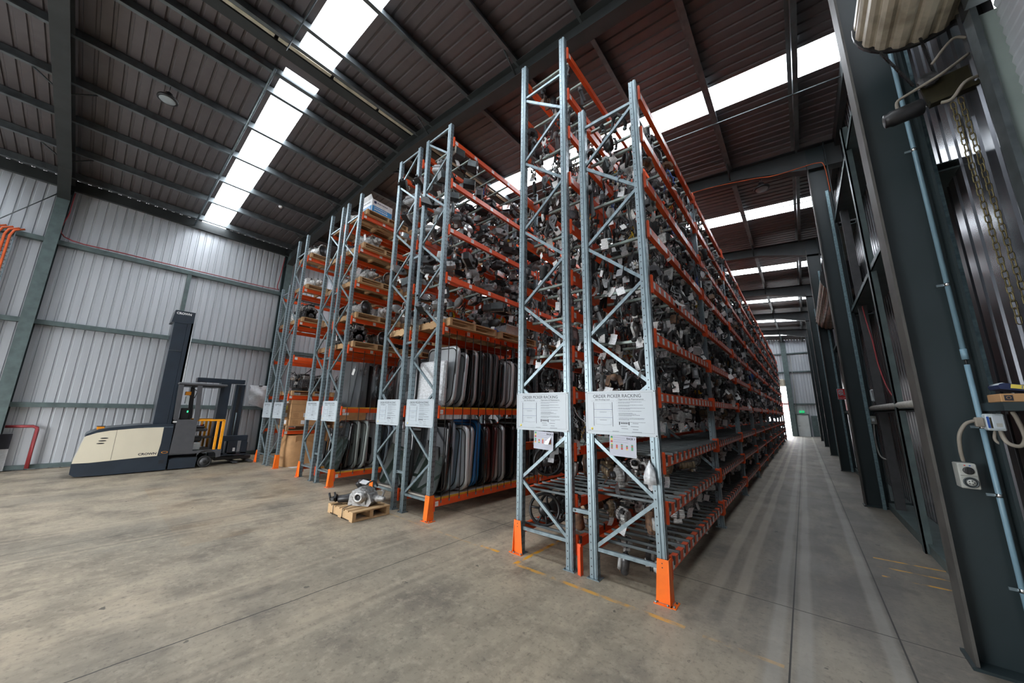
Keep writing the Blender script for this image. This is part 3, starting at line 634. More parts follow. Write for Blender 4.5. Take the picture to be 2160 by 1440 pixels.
cable('flexible_conduit', [(.87, 4.2, 1.37), (.862, 4.17, 1.45), (.87, 4.15, 1.56), (.91, 4.15, 1.64), (.96, 4.16, 1.665)], .012, 'conduit_tan', 'grey flexible conduit curving from the junction box down to the outlet', cat='conduit')
t = thing('junction_box', 'white plastic junction box with a blue label beside the pale blue conduit', 'electrical box', (1.03, 4.12, 1.66))
mb = MB(); mb.box(-.03, .055, 0, .09, -.062, .055, 'switch_white', bev=.008); mb.build('housing', t)
mb = MB(); mb.box(-.004, .048, -.006, 0, -.05, .045, 'sign_white', bev=.003); mb.box(.01, .035, -.008, -.006, -.035, -.01, 'switch_grey'); mb.build('cover', t)
mb = MB(); mb.box(-.027, -.016, -.002, 0, -.045, .035, 'blue'); mb.box(-.014, -.006, -.002, 0, -.045, .03, 'olive_plate'); mb.build('warning_label', t)
mb = MB(); mb.box(-.075, -.03, .02, .06, -.04, .03, 'conduit_tan', bev=.008); mb.build('gland', t)
cable('flexible_conduit', [(1.06, 4.16, 1.6), (1.07, 4.13, 1.52), (1.12, 4.12, 1.50), (1.15, 4.13, 1.56), (1.14, 4.14, 1.68), (1.13, 4.15, 1.73)], .013, 'conduit_tan', 'thick grey flexible conduit looping up right of the junction box', cat='conduit')
cable('flexible_conduit', [(1.045, 4.18, 1.6), (1.03, 4.17, 1.54), (1.05, 4.17, 1.51), (1.06, 4.18, 1.58)], .009, 'conduit_tan', 'small grey conduit loop directly under the junction box', cat='conduit')
mb = MB(); mb.box(1.02, 1.36, 3.85, 4.35, 1.735, 1.79, 'steel_green'); tag(mb.build('wall_shelf'), 'dark steel shelf on the right wall holding two cartons', 'shelf')
t = thing('carton', 'brown cardboard carton with a black emblem on the right wall shelf', 'box', (1.13, 3.98, 1.792))
mb = MB(); mb.box(-.10, .2, -.08, .14, 0, .055, 'cardboard', bev=.004); mb.build('box_body', t)
mb = MB(); mb.box(-.085, -.05, -.0825, -.08, .01, .045, 'ink'); mb.torus(.009, .0015, 'cardboard', 14, 5, T(-.0675, -.083, .028, PI / 2)); mb.build('emblem', t)
t = thing('carton', 'blue and yellow printed carton lying on top of the brown one', 'box', (1.12, 3.98, 1.876), (0, .18, 0))
mb = MB(); mb.prism([(-.08, -.012), (.22, -.012), (.22, .03), (-.07, .03), (-.085, .022), (-.09, .008)], -.08, .1, 1, 'navy'); mb.prism([(-.04, .0), (.22, .0), (.22, .026), (-.04, .026)], -.083, -.08, 1, 'yellow_print'); mb.build('box_body', t)
mb = MB(); mb.lathe([(.018, 0), (.018, .16)], 'sign_white', 14, T(-.07, -.075, .014, -PI / 2)); mb.build('rounded_end', t)
lettering('Da', .028, 'blue', t, (.0, -.084, .003), FRONT)
# signs and boxes further down
def firesign():
    t = thing('fire_hose_sign', 'red and white fire sign fixed to the right side columns', 'sign', (1.04, 15.3, 2.38)); mb = MB(); mb.box(-.14, .14, 0, .01, -.17, .17, 'sign_white'); mb.box(-.13, .13, -.004, 0, -.16, .16, 'fire_red'); mb.build('plate', t)
    mb = MB(); mb.box(-.11, .0, -.007, -.004, -.01, .13, 'sign_white'); mb.torus(.03, .008, 'fire_red', 16, 5, T(-.05, -.008, .06, PI / 2)); mb.tube([(-.1, -.008, -.05), (-.03, -.008, -.02), (.05, -.008, -.06)], .01, 'sign_white', 5); mb.build('pictogram', t)
    lettering('FIRE HOSE', .05, 'sign_white', t, (-.12, -.006, -.14), FRONT, sx=.9)
firesign()
t = thing('emergency_light', 'small white wall fitting with two reflectors on the second right column', 'light fitting', (1.11, 9.74, 2.09))
mb = MB(); mb.box(-.06, .06, 0, .08, -.12, .12, 'switch_white', bev=.02); mb.build('housing', t)
mb = MB(); mb.prism([(-.05, .1), (-.01, .1), (-.025, -.11)], -.02, 0, 1, 'lens'); mb.prism([(.01, .1), (.05, .1), (.04, -.11)], -.02, 0, 1, 'lens'); mb.build('reflector', t)
t = thing('isolator_switch', 'small grey isolator switch below the white fitting on the second right column', 'switch', (1.02, 9.74, 1.62))
mb = MB(); mb.box(-.05, .05, 0, .06, -.08, .08, 'switch_grey', bev=.01); mb.box(-.02, .02, -.03, 0, -.03, .03, 'switch_white', bev=.006); mb.build('housing', t)
cable('flexible_conduit', [(1.02, 9.78, 1.54), (1.0, 9.78, 1.2), (1.03, 9.74, .95), (1.12, 9.6, .9)], .014, 'conduit_grey', 'grey conduit curving down below the isolator switch', cat='conduit')
cable('orange_cable', [(1.08, 9.0, 3.72), (1.09, 8.95, 3.4), (1.1, 8.8, 3.0), (1.1, 8.7, 2.6), (1.12, 8.5, 2.2), (1.15, 8.3, 2.0)], .011, 'pipe_red', 'red brown cable running down the post between first and second right columns')
mb = MB(); mb.tube([(1.02, 4.5, 1.84), (1.02, 9.6, 1.84)], .045, 'conduit_grey', 12); tag(mb.build('wall_pipe'), 'thick grey pipe along the lower right wall girt', 'pipe')
# debris and dark wheel by the nearest column
t = thing('spare_wheel', 'dark tyre leaning behind the foot of the nearest right column', 'wheel', (1.12, 5.0, .33), (0, PI / 2 - .12, 0))
mb = MB(); mb.torus(.24, .09, 'rubber', 28, 10); mb.build('tyre', t); mb = MB(); mb.lathe([(.16, -.05), (.17, -.06), (.17, .05), (.05, .02), (.05, -.02)], 'dark_metal', 20); mb.build('rim', t)
mb = MB(); mb.tube([(1.22, 6.2, .02), (1.2, 6.0, .9)], .03, 'rubber', 8); mb.tube([(1.25, 6.0, .15), (1.2, 5.7, .12)], .05, 'rusty', 8); tag(mb.build('leaning_bars'), 'dark and rusty bars leaning at the foot of the right wall', 'scrap', None)
mb = MB(); mb.box(1.0, 1.35, 3.7, 4.05, 0.0, .10, 'steel_green', T(0, 0, 0)); tag(mb.build('floor_plate'), 'dark steel plate on the floor in front of the nearest column', 'plate')
# orange cables along the roof steel
cable('orange_cable', [(1.02, 9.78, 6.6), (1.0, 9.78, 7.25), (.9, 9.78, 7.38), (.6, 9.78, 7.40), (.1, 9.78, 7.42), (-.3, 9.78, 7.52), (-1.2, 9.78, 7.68), (-2.2, 9.78, 7.76), (-4.5, 9.78, 7.98)], .009, 'conduit_orange', 'orange cable tied along the second rafter above the right aisle')
cable('orange_cable', [(XL + .3, -1.22, 7.6), (XL + .3, -1.22, 7.0), (XL + .22, -1.2, 6.28), (XL + .2, 0, 6.22), (XL + .2, 2, 6.22), (XL + .2, 3.9, 6.24), (XL + .2, 4.0, 6.4), (XL + .25, 4.1, 7.6)], .016, 'pipe_red', 'red brown cable along the top left wall girt and up the column')
# ---- left wall fittings
t = thing('cable_ladder', 'ladder rack of orange and cream conduits at the far left of the wall', 'cable ladder', (XL + .3, -2.45, 0))
for y in (-.45, .5):
    mb = MB(); mb.box(-.02, .02, y - .01, y + .01, 2.2, 6.13, 'galv'); mb.build('side_rail', t)
mb = MB(); z = 2.3
while z < 6.1: mb.box(-.01, .01, -.45, .5, z, z + .025, 'galv'); z += .11
r_ = mb.build('rungs', t); r_['kind'] = 'stuff'
for k, (y, c) in enumerate([(-.35, 'conduit_cream'), (-.2, 'conduit_cream'), (-.08, 'conduit_cream'), (.06, 'conduit_cream'), (.16, 'conduit_orange'), (.26, 'conduit_orange'), (.36, 'conduit_orange'), (.44, 'conduit_orange')]):
    mb = MB(); mb.tube([(.05, y, 2.2), (.05, y, 5.95), (.04, y + .04, 6.1), (.0, y + .18, 6.2)], .024, c, 8); mb.build('conduit', t)
t = thing('fire_pipe', 'dark red pipes bending down the left wall beside the truck', 'pipe', (XL + .15, -.95, 0))
mb = MB(); mb.tube([(0, -.3, 1.10), (0, .12, 1.10), (0, .19, 1.06), (0, .2, 1.0), (0, .19, .05)], .035, 'pipe_red', 8); mb.build('main_pipe', t)
mb = MB(); mb.tube([(.07, .2, 1.05), (.07, .22, .05)], .02, 'pipe_red', 8); mb.build('side_pipe', t)
t = thing('notice_board', 'black and white printed board leaning on the left wall at the picture edge', 'sign', (XL + .12, -1.45, 0))
mb = MB(); mb.box(0, .03, -.45, .35, 0.02, .92, 'paper'); mb.build('board', t); mb = MB(); mb.box(.03, .034, -.45, .35, .55, .92, 'ink'); mb.box(.034, .037, .1, .16, .70, .88, 'paper', T(0, 0, 0)); mb.build('printed_band', t)
lettering('st', .22, 'ink', t, (.0335, .02, .32), RIGHT, sx=1.1, bold=.004)
t = thing('bin', 'pale plastic drum standing at the left wall at the picture edge', 'bin', (XL + .55, -2.0, 0)); mb = MB(); mb.lathe([(.20, 0), (.26, .02), (.30, .85), (.32, .86), (.32, .9)], 'beige_plastic', 20); mb.build('body', t); mb = MB(); mb.lathe([(.33, .9), (.33, .93), (.1, .98)], 'black', 20); mb.build('lid', t)
t = thing('rubbish_bag', 'crumpled white plastic bag hanging on the left wall behind the picker truck', 'bag', (-14.2, 3.62, 0))
mb = MB(); vs = []; fs = []
for i in range(9):
    for j in range(7):
        y = -.24 + .50 * j / 6 + rng.uniform(-.02, .02); z = 1.80 + .60 * i / 8; vs.append((.10 * math.sin(i * 1.3 + j) * .4 + .12 * math.sin(PI * j / 6) * math.sin(PI * i / 8 + .3), y, z - (.03 * j if i < 2 else 0)))
for i in range(8):
    for j in range(6): fs.append((i * 7 + j, i * 7 + j + 1, (i + 1) * 7 + j + 1, (i + 1) * 7 + j))
mb.add(vs, fs, 'paper', True); mb.add([(v[0] - .05, v[1], v[2]) for v in vs], [f[::-1] for f in fs], 'paper', True); mb.build('sack', t)
mb = MB(); mb.box(.0, .02, -.02, .08, 2.37, 2.40, 'black'); mb.build('clip', t)
# high-bay lamps
def lamp(x, y, z, label):
    t = thing('high_bay_lamp', label, 'lamp', (x, y, z), (0, .0, 0)); mb = MB(); mb.lathe([(.15, -.006), (.165, .0), (.168, .02), (.165, .04), (.13, .055), (.08, .07), (.06, .09), (.06, .16), (.03, .18), (.01, .205)], 'black', 32); mb.build('housing', t)
    mb = MB(); mb.lathe([(.125, -.012), (.132, -.004)], 'lens_white', 32); mb.build('lens', t)
    mb = MB(); mb.torus(.02, .005, 'galv', 10, 5, T(0, 0, .225, PI / 2)); mb.tube([(0, 0, .24), (0, 0, roofz(x) - (.2 if x < -1 else .56) - z)], .006, 'black', 5); mb.build('suspension', t)
lamp(-9.62, .02, 8.02, 'round black high bay lamp hanging on the left roof slope')
lamp(-.17, 9.92, 7.25, 'round black high bay lamp hanging over the right aisle past the second rafter')
t = thing('smoke_detector', 'tiny white detector on a purlin beyond the left skylight', 'detector', (-12.38, 2.95, 8.075)); mb = MB(); mb.lathe([(.05, .05), (.06, .02), (.05, 0), (.03, -.02)], 'white', 14); mb.build('body', t)
# ------------------------------------------------------------------ racks
Y0, BAY, UW = 3.6375, 2.82, .075
def prism_mesh(name, poly, a, b, axis, mat):
    m = MB(); m.prism(poly, a, b, axis, mat); return m.mesh(name)
def upright_mesh(h):
    k = ('up', h)
    if k not in MESHES:
        m = MB()
        m.prism([(-.0425, -.034), (-.0025, -.034), (.0015, -.026), (.010, -.026), (.014, -.0375), (.032, -.0375), (.036, -.030), (.0425, -.030), (.0425, .0375), (-.0425, .0375)], 0, h, 2, 'galv_holes')
        MESHES[k] = m
    return MESHES[k]
def plate_mb():
    if 'plate' not in MESHES:
        m = MB(); m.box(-.07, .07, -.06, .06, .0, .008, 'galv'); 
        for x in (-.055, .055): m.lathe([(.009, .008), (.009, .018)], 'galv_dark', 6, T(x, -.045, 0), False)
        MESHES['plate'] = m
    return MESHES['plate']
def beam_mb(L, mat):
    k = ('beam', round(L, 3), mat)
    if k not in MESHES:
        m = MB(); m.prism([(-.028, 0), (-.005, 0), (-.005, -.0), (.025, -.0), (.025, -.095), (-.028, -.095)], 0, L, 1, mat); MESHES[k] = m
    return MESHES[k]
def conn_mb():
    if 'conn' not in MESHES:
        m = MB(); m.box(-.034, .034, -.004, .030, -.155, .050, 'beam_orange', bev=.002); m.box(.030, .036, .004, .022, -.145, .04, 'beam_orange'); MESHES['conn'] = m
    return MESHES['conn']
def brace_mb(dx, dz):
    k = ('br', round(dx, 3), round(dz, 3))
    if k not in MESHES:
        m = MB(); L = math.hypot(dx, dz); a = math.atan2(dz, dx)
        M = T(0, 0, 0, 0, -a)
        m.prism([(-.016, -.018), (.012, -.018), (.012, -.014), (-.012, -.014), (-.012, .014), (.012, .014), (.012, .018), (-.016, .018)], 0, L, 0, 'galv', M); MESHES[k] = m
    return MESHES[k]
def bar_mb(kind, W):
    k = ('bar', kind, round(W, 3))
    if k not in MESHES:
        m = MB()
        if kind == 'hook':
            m.box(0, W + .012, -.013, .013, -.005, .022, 'galv_dark', bev=.003); m.box(W + .004, W + .012, -.016, .016, -.05, .022, 'galv_dark'); m.box(W - .12, W + .012, -.018, -.014, -.012, .024, 'galv_dark')
        else:
            m.box(0, W, -.018, .018, -.038, -.004, 'galv_green', bev=.004)
        MESHES[k] = m
    return MESHES[k]
MCACHE = {}
def mdata(m, name):
    if id(m) not in MCACHE: MCACHE[id(m)] = m.mesh(name)
    return MCACHE[id(m)]
class Budget:
    """the first parts of a kind become objects, the rest one object of kind stuff"""
    def __init__(s, parent, name, limit): s.p, s.n, s.l, s.c, s.rest = parent, name, limit, 0, []
    def put(s, m, loc, rot=(0, 0, 0), sub=()):
        if s.c < s.l:
            o = obj(s.n, mdata(m, s.n), s.p, loc, rot); s.c += 1
            for (sn, sm, sl, sr) in sub: obj(sn, mdata(sm, sn), o, sl, sr)
            return o
        M = T(*loc, *rot); s.rest.append((m, M))
        for (sn, sm, sl, sr) in sub: s.rest.append((sm, M @ T(*sl, *sr)))
    def done(s):
        if s.rest: o = merge(s.rest).build(s.n, s.p); o['kind'] = 'stuff'
def merge(L):
    """one mesh from many placed copies"""
    out = MB(); V = []; F = []; off = 0
    for m, M in L:
        A = np.array(m.v); R = np.array(M.to_3x3()); t = np.array(M.translation); V.append(A @ R.T + t)
        mm = [out.mi(k) for k in m.mats]
        out.f += [tuple(off + i for i in f) for f in m.f]; out.m += [mm[i] for i in m.m]; out.sm += m.sm; off += len(A)
    out.v = np.concatenate(V).tolist() if V else []
    return out
RACKS = {}
def rack(key, xr, xl, top, label, levels, nb, p_phase, bars=None, hooks=None, boards=None, right_mat=None, indiv=3):
    """levels: heights of the beam tops; p_phase: 0 if the lowest brace rises to the right"""
    W = xr - xl; t = thing('pallet_rack', label, 'rack', (xl, Y0, 0), group=None); RACKS[key] = (t, xr, xl)
    up = Budget(t, 'upright', 100); br = Budget(t, 'brace', 100 - 10); bm = Budget(t, 'beam', 96); cb = Budget(t, 'crossbar', 100); U = upright_mesh(top)
    step = .5645; dx = W - .085 - .06
    for k in range(nb + 1):
        y = k * BAY
        for x in (.0425, W - .0425): up.put(U, (x, y, 0), sub=[('base_plate', plate_mb(), (0, 0, 0), (0, 0, 0))])
        z = .31; side = p_phase; br.put(brace_mb(dx, 0), (.0425 + .03, y, .285))
        while z + step < top - .05:
            if side == 0: br.put(brace_mb(dx, step - .04), (.0725, y, z))
            else: br.put(brace_mb(dx, -(step - .04)), (.0725, y, z + step - .04))
            z += step; side = 1 - side
        br.put(brace_mb(dx, 0), (.0725, y, z + .01))
    L = BAY - UW
    for b in range(nb):
        for i, z in enumerate(levels):
            y = b * BAY + UW / 2; mt = right_mat[i] if right_mat else 'beam_one'
            bm.put(beam_mb(L, mt), (W - .022 + .01, y, z), sub=[('connector', conn_mb(), (0, .0, 0), (0, 0, 0)), ('connector', conn_mb(), (0, L - .026, 0), (0, 0, 0))])
            bm.put(beam_mb(L, 'beam_one'), (.012, y + L, z), (0, 0, PI), sub=[('connector', conn_mb(), (0, 0, 0), (0, 0, 0)), ('connector', conn_mb(), (0, L - .026, 0), (0, 0, 0))])
            if hooks and i in hooks:
                n = 14
                for k in range(n): cb.put(bar_mb('hook', W), (.012, y + .09 + (L - .16) * k / (n - 1) + rng.uniform(-.02, .02), z))
            elif bars and i in bars:
                n = 7
                for k in range(n): cb.put(bar_mb('plain', W - .02), (.01, y + .2 + (L - .4) * k / (n - 1) + rng.uniform(-.05, .05), z))
            if boards and i in boards:
                m = MB(); m.box(.02, W - .015, y + .02, y + L - .02, z + .001, z + .03, 'deck_board'); m.box(W - .015, W - .002, y + .02, y + L - .02, z + .001, z + .03, 'edge_yellow'); m.box(.004, .02, y + .02, y + L - .02, z + .001, z + .03, 'edge_yellow'); m.build('shelf_board', t)
    for q in (up, br, bm, cb): q.done()
    return t
LV1 = [.335, .805, 1.255, 1.89, 2.51, 3.11, 3.76, 4.38, 5.0, 5.58]
LV2 = [.30, .72, 1.28, 1.93, 2.43, 2.93, 3.42, 4.14, 4.85, 5.58, 6.22, 6.94]
LV3 = [.285, 1.70, 3.11, 4.04, 4.97, 5.92, 6.82]
LV5 = [.27, 1.68, 3.11, 3.82, 4.72, 5.64, 6.56]
LV7 = [1.02, 2.03, 3.18, 4.27, 5.34, 6.38]
dn, md, sp = 'beam_dense', 'beam_mid', 'beam_sparse'
rack('R1', -1.12, -1.90, 5.67, 'nearest and lowest galvanised rack at the right aisle, with red and white striped beams', LV1, 10, 0, bars=range(3, 10), hooks=(0, 1, 2), right_mat=[dn] * 6 + [md] * 4)
rack('R2', -2.10, -2.89, 7.13, 'tallest galvanised rack standing directly left of the nearest striped rack', LV2, 10, 1, bars=range(2, 12), hooks=(0, 1))
rack('R3', -4.62, -5.40, 7.14, 'rack holding car doors behind black cords, left of the tallest rack', LV3, 5, 0, bars=(3, 4, 5, 6), boards=(0, 1), right_mat=['beam_one', 'beam_one', sp, sp, sp, sp, sp])
rack('R4', -5.60, -6.38, 7.14, 'rack back to back with the car door rack, beside the loaded floor pallet', LV3, 4, 1, bars=(3, 4, 5, 6), boards=(0, 1))
rack('R5', -8.10, -8.88, 7.12, 'rack with gearboxes on pallets and a blue and white carton on top', LV5, 4, 0, boards=(0, 1), right_mat=['beam_one', 'beam_one', sp, sp, sp, sp, sp])
rack('R6', -9.10, -9.88, 7.12, 'rack back to back with the gearbox rack, on its side toward the left wall', LV5, 4, 1, boards=(0,))
rack('R7', -11.57, -12.35, 7.12, 'rack with brown cartons low down, next to the picker truck', LV7, 4, 0, right_mat=[sp] * 6)
rack('R8', -12.56, -13.34, 5.65, 'shorter last rack nearest the left wall beside the forks of the truck', LV7[:5], 4, 1)
# row spacers between back to back racks
for (a, b, nm) in ((-2.10, -1.90, 'two nearest racks'), (-5.60, -5.40, 'car door rack and the rack behind it'), (-9.10, -8.88, 'gearbox rack and its neighbour')):
    for z in ((.62,) if a > -2.2 else (.62, 2.9, 4.6)):
        m = MB(); m.box(a, b, Y0 - .02, Y0 + .02, z - .02, z + .02, 'galv'); m.lathe([(.012, 0), (.012, .01)], 'galv_dark', 6, T(a + .03, Y0 - .02, z, PI / 2), False)
        tag(m.build('row_spacer'), 'short %s galvanised spacer joining the %s' % ({.62: 'low', 2.9: 'middle', 4.6: 'upper'}[z], nm), 'spacer')
# upright protectors
def protector(x, s, label):
    t = thing('upright_protector', label, 'protector', (x, Y0 - .045, 0)); m = MB(); h = .37
    def tri(sx_):
        m.prism([(0, .006), (s * .115, .006), (s * .075, h), (0, h)] if True else [], -.006, 0, 1, 'guard_orange', T(-s * .05 * 1, 0, 0))
    m.prism([(-s * .075, 0), (s * .065, 0), (s * .05, h), (-s * .045, h)], -.006, 0, 1, 'guard_orange')
    m.prism([(-.035, 0), (.10, 0), (.085, h), (-.003, h)], s * .052, s * .058, 0, 'guard_orange'); m.build('guard_plate', t)
    m = MB(); m.box(-s * .085, s * .07, -.045, .0, 0, .007, 'guard_orange'); m.box(s * .05, s * .105, -.04, .10, 0, .007, 'guard_orange'); m.build('foot', t)
    m = MB()
    for (x_, y_) in ((-s * .07, -.028), (s * .035, -.03), (s * .085, -.015), (s * .085, .07)): m.lathe([(.011, .007), (.011, .012), (.007, .02)], 'galv', 6, T(x_, y_, 0), False)
    for z in (.30, .335): m.lathe([(.005, 0), (.005, .002)], 'ink', 8, T(s * .0, -.007, z, PI / 2), False)
    m.build('bolts', t)
protector(-1.1575, 1, 'orange guard with scratched foot on the corner of the nearest rack')
protector(-2.855, -1, 'narrow orange guard at the left foot of the tallest rack')
protector(-4.6575, 1, 'orange guard at the right foot of the car door rack')
protector(-6.34, -1, 'orange guard half hidden behind the loaded floor pallet')
protector(-8.1375, 1, 'orange guard at the right foot of the gearbox rack')
protector(-9.845, -1, 'orange guard at the left foot of the rack behind the gearbox rack')
protector(-11.6075, 1, 'orange guard in front of the big cardboard bin')
protector(-13.305, -1, 'orange guard nearest to the forks of the picker truck')
m = MB(); m.box(-2.03, -1.99, 3.58, 3.60, .0, .30, 'beam_orange'); m.box(-1.99, -1.985, 3.56, 3.62, .0, .28, 'beam_orange'); tag(m.build('orange_post'), 'short red orange steel post on the floor between the two nearest racks', 'post')
# signs
def sign_parts():
    W, H = .775, .462; P = {}
    m = MB(); m.box(0, W, 0, .004, -H, 0, 'sign_white', bev=.0015); P['panel'] = m
    m = MB()
    for a in ((.022, W - .03, -.022, -.0205), (.022, W - .03, -H + .032, -H + .0335)): m.box(a[0], a[1], -.0006, 0, a[2], a[3], 'ink')
    for x in (.022, W - .0315): m.box(x, x + .0015, -.0006, 0, -H + .032, -.0205, 'ink')
    P['border'] = m
    m = MB()
    m.box(.07, .34, -.0006, 0, -.107, -.1055, 'ink_soft'); m.box(.36, W - .10, -.0006, 0, -.107, -.1055, 'ink_soft')
    for x in (.098, .315): m.box(x, x + .005, -.0006, 0, -.375, -.12, 'ink')
    for z in (-.20, -.285): m.box(.098, .32, -.0006, 0, z, z + .003, 'ink_blue')
    for z in (-.135, -.217, -.303):
        m.box(.125, .30, -.0006, 0, z, z + .001, 'ink_soft'); m.box(.125, .126, -.0006, 0, z - .055, z, 'ink_soft'); m.box(.299, .30, -.0006, 0, z - .055, z, 'ink_soft')
    m.prism([(.125, -.358), (.16, -.358), (.22, -.364), (.30, -.358), (.30, -.356), (.22, -.362), (.16, -.356), (.125, -.356)], -.0006, 0, 1, 'ink_soft')
    for z in (-.224, -.309): m.box(.17, .25, -.0006, 0, z - .004, z, 'ink_soft')
    P['diagram'] = m
    m = MB(); z = -.118; r2 = random.Random(3)
    for n in (2, 2, 2, 1, 4, 3, 1):
        for k in range(n):
            x = .385; e = .385 + (.24 + r2.random() * .04) * ((.45 if k == n - 1 and n in (2, 3) and r2.random() < .6 else 1) if n != 4 else (.55 + .15 * (k % 3)))
            while x < e: w_ = .006 + r2.random() * .016; m.box(x, min(x + w_, e), -.0006, 0, z - .0045, z, 'ink_soft'); x += w_ + .003
            z -= .0095
        m.box(.372, .376, -.0006, 0, z + .006, z + .0095, 'ink_soft'); z -= .012
    for (x0, x1, z) in ((.53, .59, -.335), (.51, .59, -.366), (.53, .585, -.395), (.52, .62, -.42), (.4, .47, -.366), (.41, .48, -.39), (.31, .38, -.42), (.04, .06, -.42)): m.box(x0, x1, -.0006, 0, z - .005, z, 'ink_soft')
    P['printed_lines'] = m
    m = MB(); m.box(.385, .393, -.0006, 0, -.356, -.322, 'ink'); m.box(.49, .498, -.0006, 0, -.356, -.322, 'ink'); m.box(.393, .40, -.0006, 0, -.350, -.328, 'ink_soft'); m.box(.483, .49, -.0006, 0, -.350, -.328, 'ink_soft')
    for k in range(8): m.box(.407 + k * .0092, .4135 + k * .0092, -.0006, 0, -.345, -.331, 'ink')
    P['emblem'] = m
    m = MB(); m.lathe([(.014, 0), (.014, .0005)], 'yellow_print', 10, T(.075, -.0001, -.405, PI / 2)); P['sticker'] = m
    m = MB()
    for (x, z) in ((.012, -.012), (W - .012, -.012), (.012, -H + .012), (W - .012, -H + .012)): m.lathe([(.006, 0), (.006, .003)], 'galv_dark', 10, T(x, 0, z, PI / 2))
    P['rivets'] = m
    return P, W, H
SP, SW, SH = sign_parts()
def rack_sign(x, z, label):
    t = thing('rack_sign', label, 'sign', (x, Y0 - .045, z))
    for k, m in SP.items(): obj(k, mdata(m, k), t)
    lettering('ORDER PICKER RACKING', .052, 'ink', t, (SW * .47, -.0006, -.073), FRONT, 'CENTER', sx=.90, name='title')
    lettering('Safe Working Load', .020, 'ink', t, (.205, -.0006, -.099), FRONT, 'CENTER', sx=1.1, name='subtitle')
    lettering('Operation & Maintenance', .0225, 'ink', t, (.52, -.0006, -.099), FRONT, 'CENTER', sx=1.15, name='subtitle')
for x, z, lb in ((-1.895, 1.912, 'largest of the order picker racking signs, on the nearest rack'), (-2.895, 1.912, 'order picker racking sign on the tallest rack, left of the largest sign'),
                 (-5.405, 1.855, 'order picker racking sign on the end of the car door rack'), (-6.385, 1.857, 'order picker racking sign above the loaded floor pallet'),
                 (-8.89, 1.847, 'order picker racking sign on the end of the gearbox rack'), (-9.88, 1.847, 'order picker racking sign just left of the one on the gearbox rack'),
                 (-12.365, 1.828, 'order picker racking sign beside the stacked brown cartons'), (-13.35, 1.828, 'order picker racking sign nearest to the picker truck forks')):
    rack_sign(x, z, lb)
def rack_sheet(x, z, num, label, tilt):
    t = thing('rack_sheet', label, 'sheet', (x, Y0 - .047, z), (0, tilt, 0)); m = MB(); m.box(0, .285, 0, .001, -.21, 0, 'sheet_white'); m.build('paper', t)
    m = MB(); r2 = random.Random(num)
    for k, c in enumerate(('green_print', 'yellow_print', 'red_print')): m.box(.012, .036, -.0006, 0, -.03 - .022 * k, -.012 - .022 * k, c); m.box(.045, .20 - .03 * (k == 0), -.0006, 0, -.024 - .022 * k, -.022 - .022 * k, 'ink_soft')
    for i in range(5):
        for k in range(5):
            if k == 0 and i % 2: continue
            m.box(.016 + i * .054, .016 + i * .054 + .02 + .008 * (i == 1 and k == 0), -.0006, 0, -.094 - k * .0115, -.084 - k * .0115, r2.choice(('green_print', 'yellow_print', 'red_print', 'red_print')))
    m.build('colour_chart', t); lettering('RACK %d' % num, .026, 'ink', t, (.185, -.0006, -.035), FRONT, bold=.0008, name='lettering')
rack_sheet(-1.62, 1.452, 1, 'white sheet headed rack 1 hanging under the largest sign', .03)
rack_sheet(-2.61, 1.448, 2, 'white sheet headed rack 2 hanging under the sign of the tallest rack', .04)
t = thing('plastic_bag', 'clear plastic bag tied to the right upright of the nearest rack below the sign', 'bag', (-1.215, Y0 - .055, 1.24)); m = MB(); vs = [(0, 0, 0)]; n = 14
for i, (q, z) in enumerate(((.008, -.03), (.03, -.07), (.045, -.12), (.055, -.17), (.058, -.23))):
    for k in range(n): a = 2 * PI * k / n; rr = q * (1 + .25 * math.sin(5 * a + i) ); vs.append((rr * math.cos(a), rr * .55 * math.sin(a) - .004, z))
fs = [(0, 1 + (k + 1) % n, 1 + k) for k in range(n)] + [(1 + i * n + k, 1 + i * n + (k + 1) % n, 1 + (i + 1) * n + (k + 1) % n, 1 + (i + 1) * n + k) for i in range(4) for k in range(n)] + [tuple(1 + 4 * n + k for k in range(n))]
m.add(vs, fs, 'poly_film', True); m.build('film', t)
# ------------------------------------------------------------------ small car parts that hang from the bars (origin at the hook, hanging down -z)
def wire(m, L=.05, mat='black'):
    m.tube([(0, 0, .0), (.004, 0, -L * .5), (0, 0, -L)], .0022, mat, 4, False)
def P_alternator(body='cast_alu'):
    m = MB(); wire(m, .05); M = T(0, 0, -.13, PI / 2)
    m.lathe([(.045, -.075), (.068, -.068), (.074, -.04), (.074, -.012)], body, 32, M, teeth=-.12); m.lathe([(.078, -.012), (.078, .012)], 'dark_metal', 18, M); m.lathe([(.074, .012), (.073, .04), (.062, .066), (.03, .07)], body, 32, M, teeth=-.12)
    m.lathe([(.010, .07), (.010, .085)], 'dark_metal', 8, M); m.lathe([(.034, .082), (.026, .09), (.034, .098), (.026, .106), (.034, .112)], 'dark_metal', 16, M)
    m.box(-.012, .012, -.05, .05, -.075, -.045, body); m.box(-.014, .014, -.04, .04, -.235, -.20, body); m.lathe([(.016, -.045), (.016, .045)], body, 10, T(0, 0, -.235, PI / 2)); m.box(.04, .075, .01, .06, -.10, -.06, 'black')
    return m
def P_starter(body='dark_metal'):
    m = MB(); wire(m, .05); m.lathe([(.03, -.30), (.048, -.28), (.05, -.16), (.053, -.15), (.053, -.13), (.04, -.10), (.036, -.07), (.02, -.065)], body, 14)
    m.lathe([(.02, -.25), (.027, -.24), (.027, -.13), (.015, -.12)], 'cast_alu', 12, T(.062, 0, 0)); m.box(-.06, .07, -.012, .012, -.135, -.12, 'cast_alu'); m.lathe([(.018, -.07), (.018, -.045)], 'dark_metal', 10); m.tube([(.062, 0, -.25), (.05, 0, -.28), (.03, 0, -.27)], .006, 'rusty', 5)
    return m
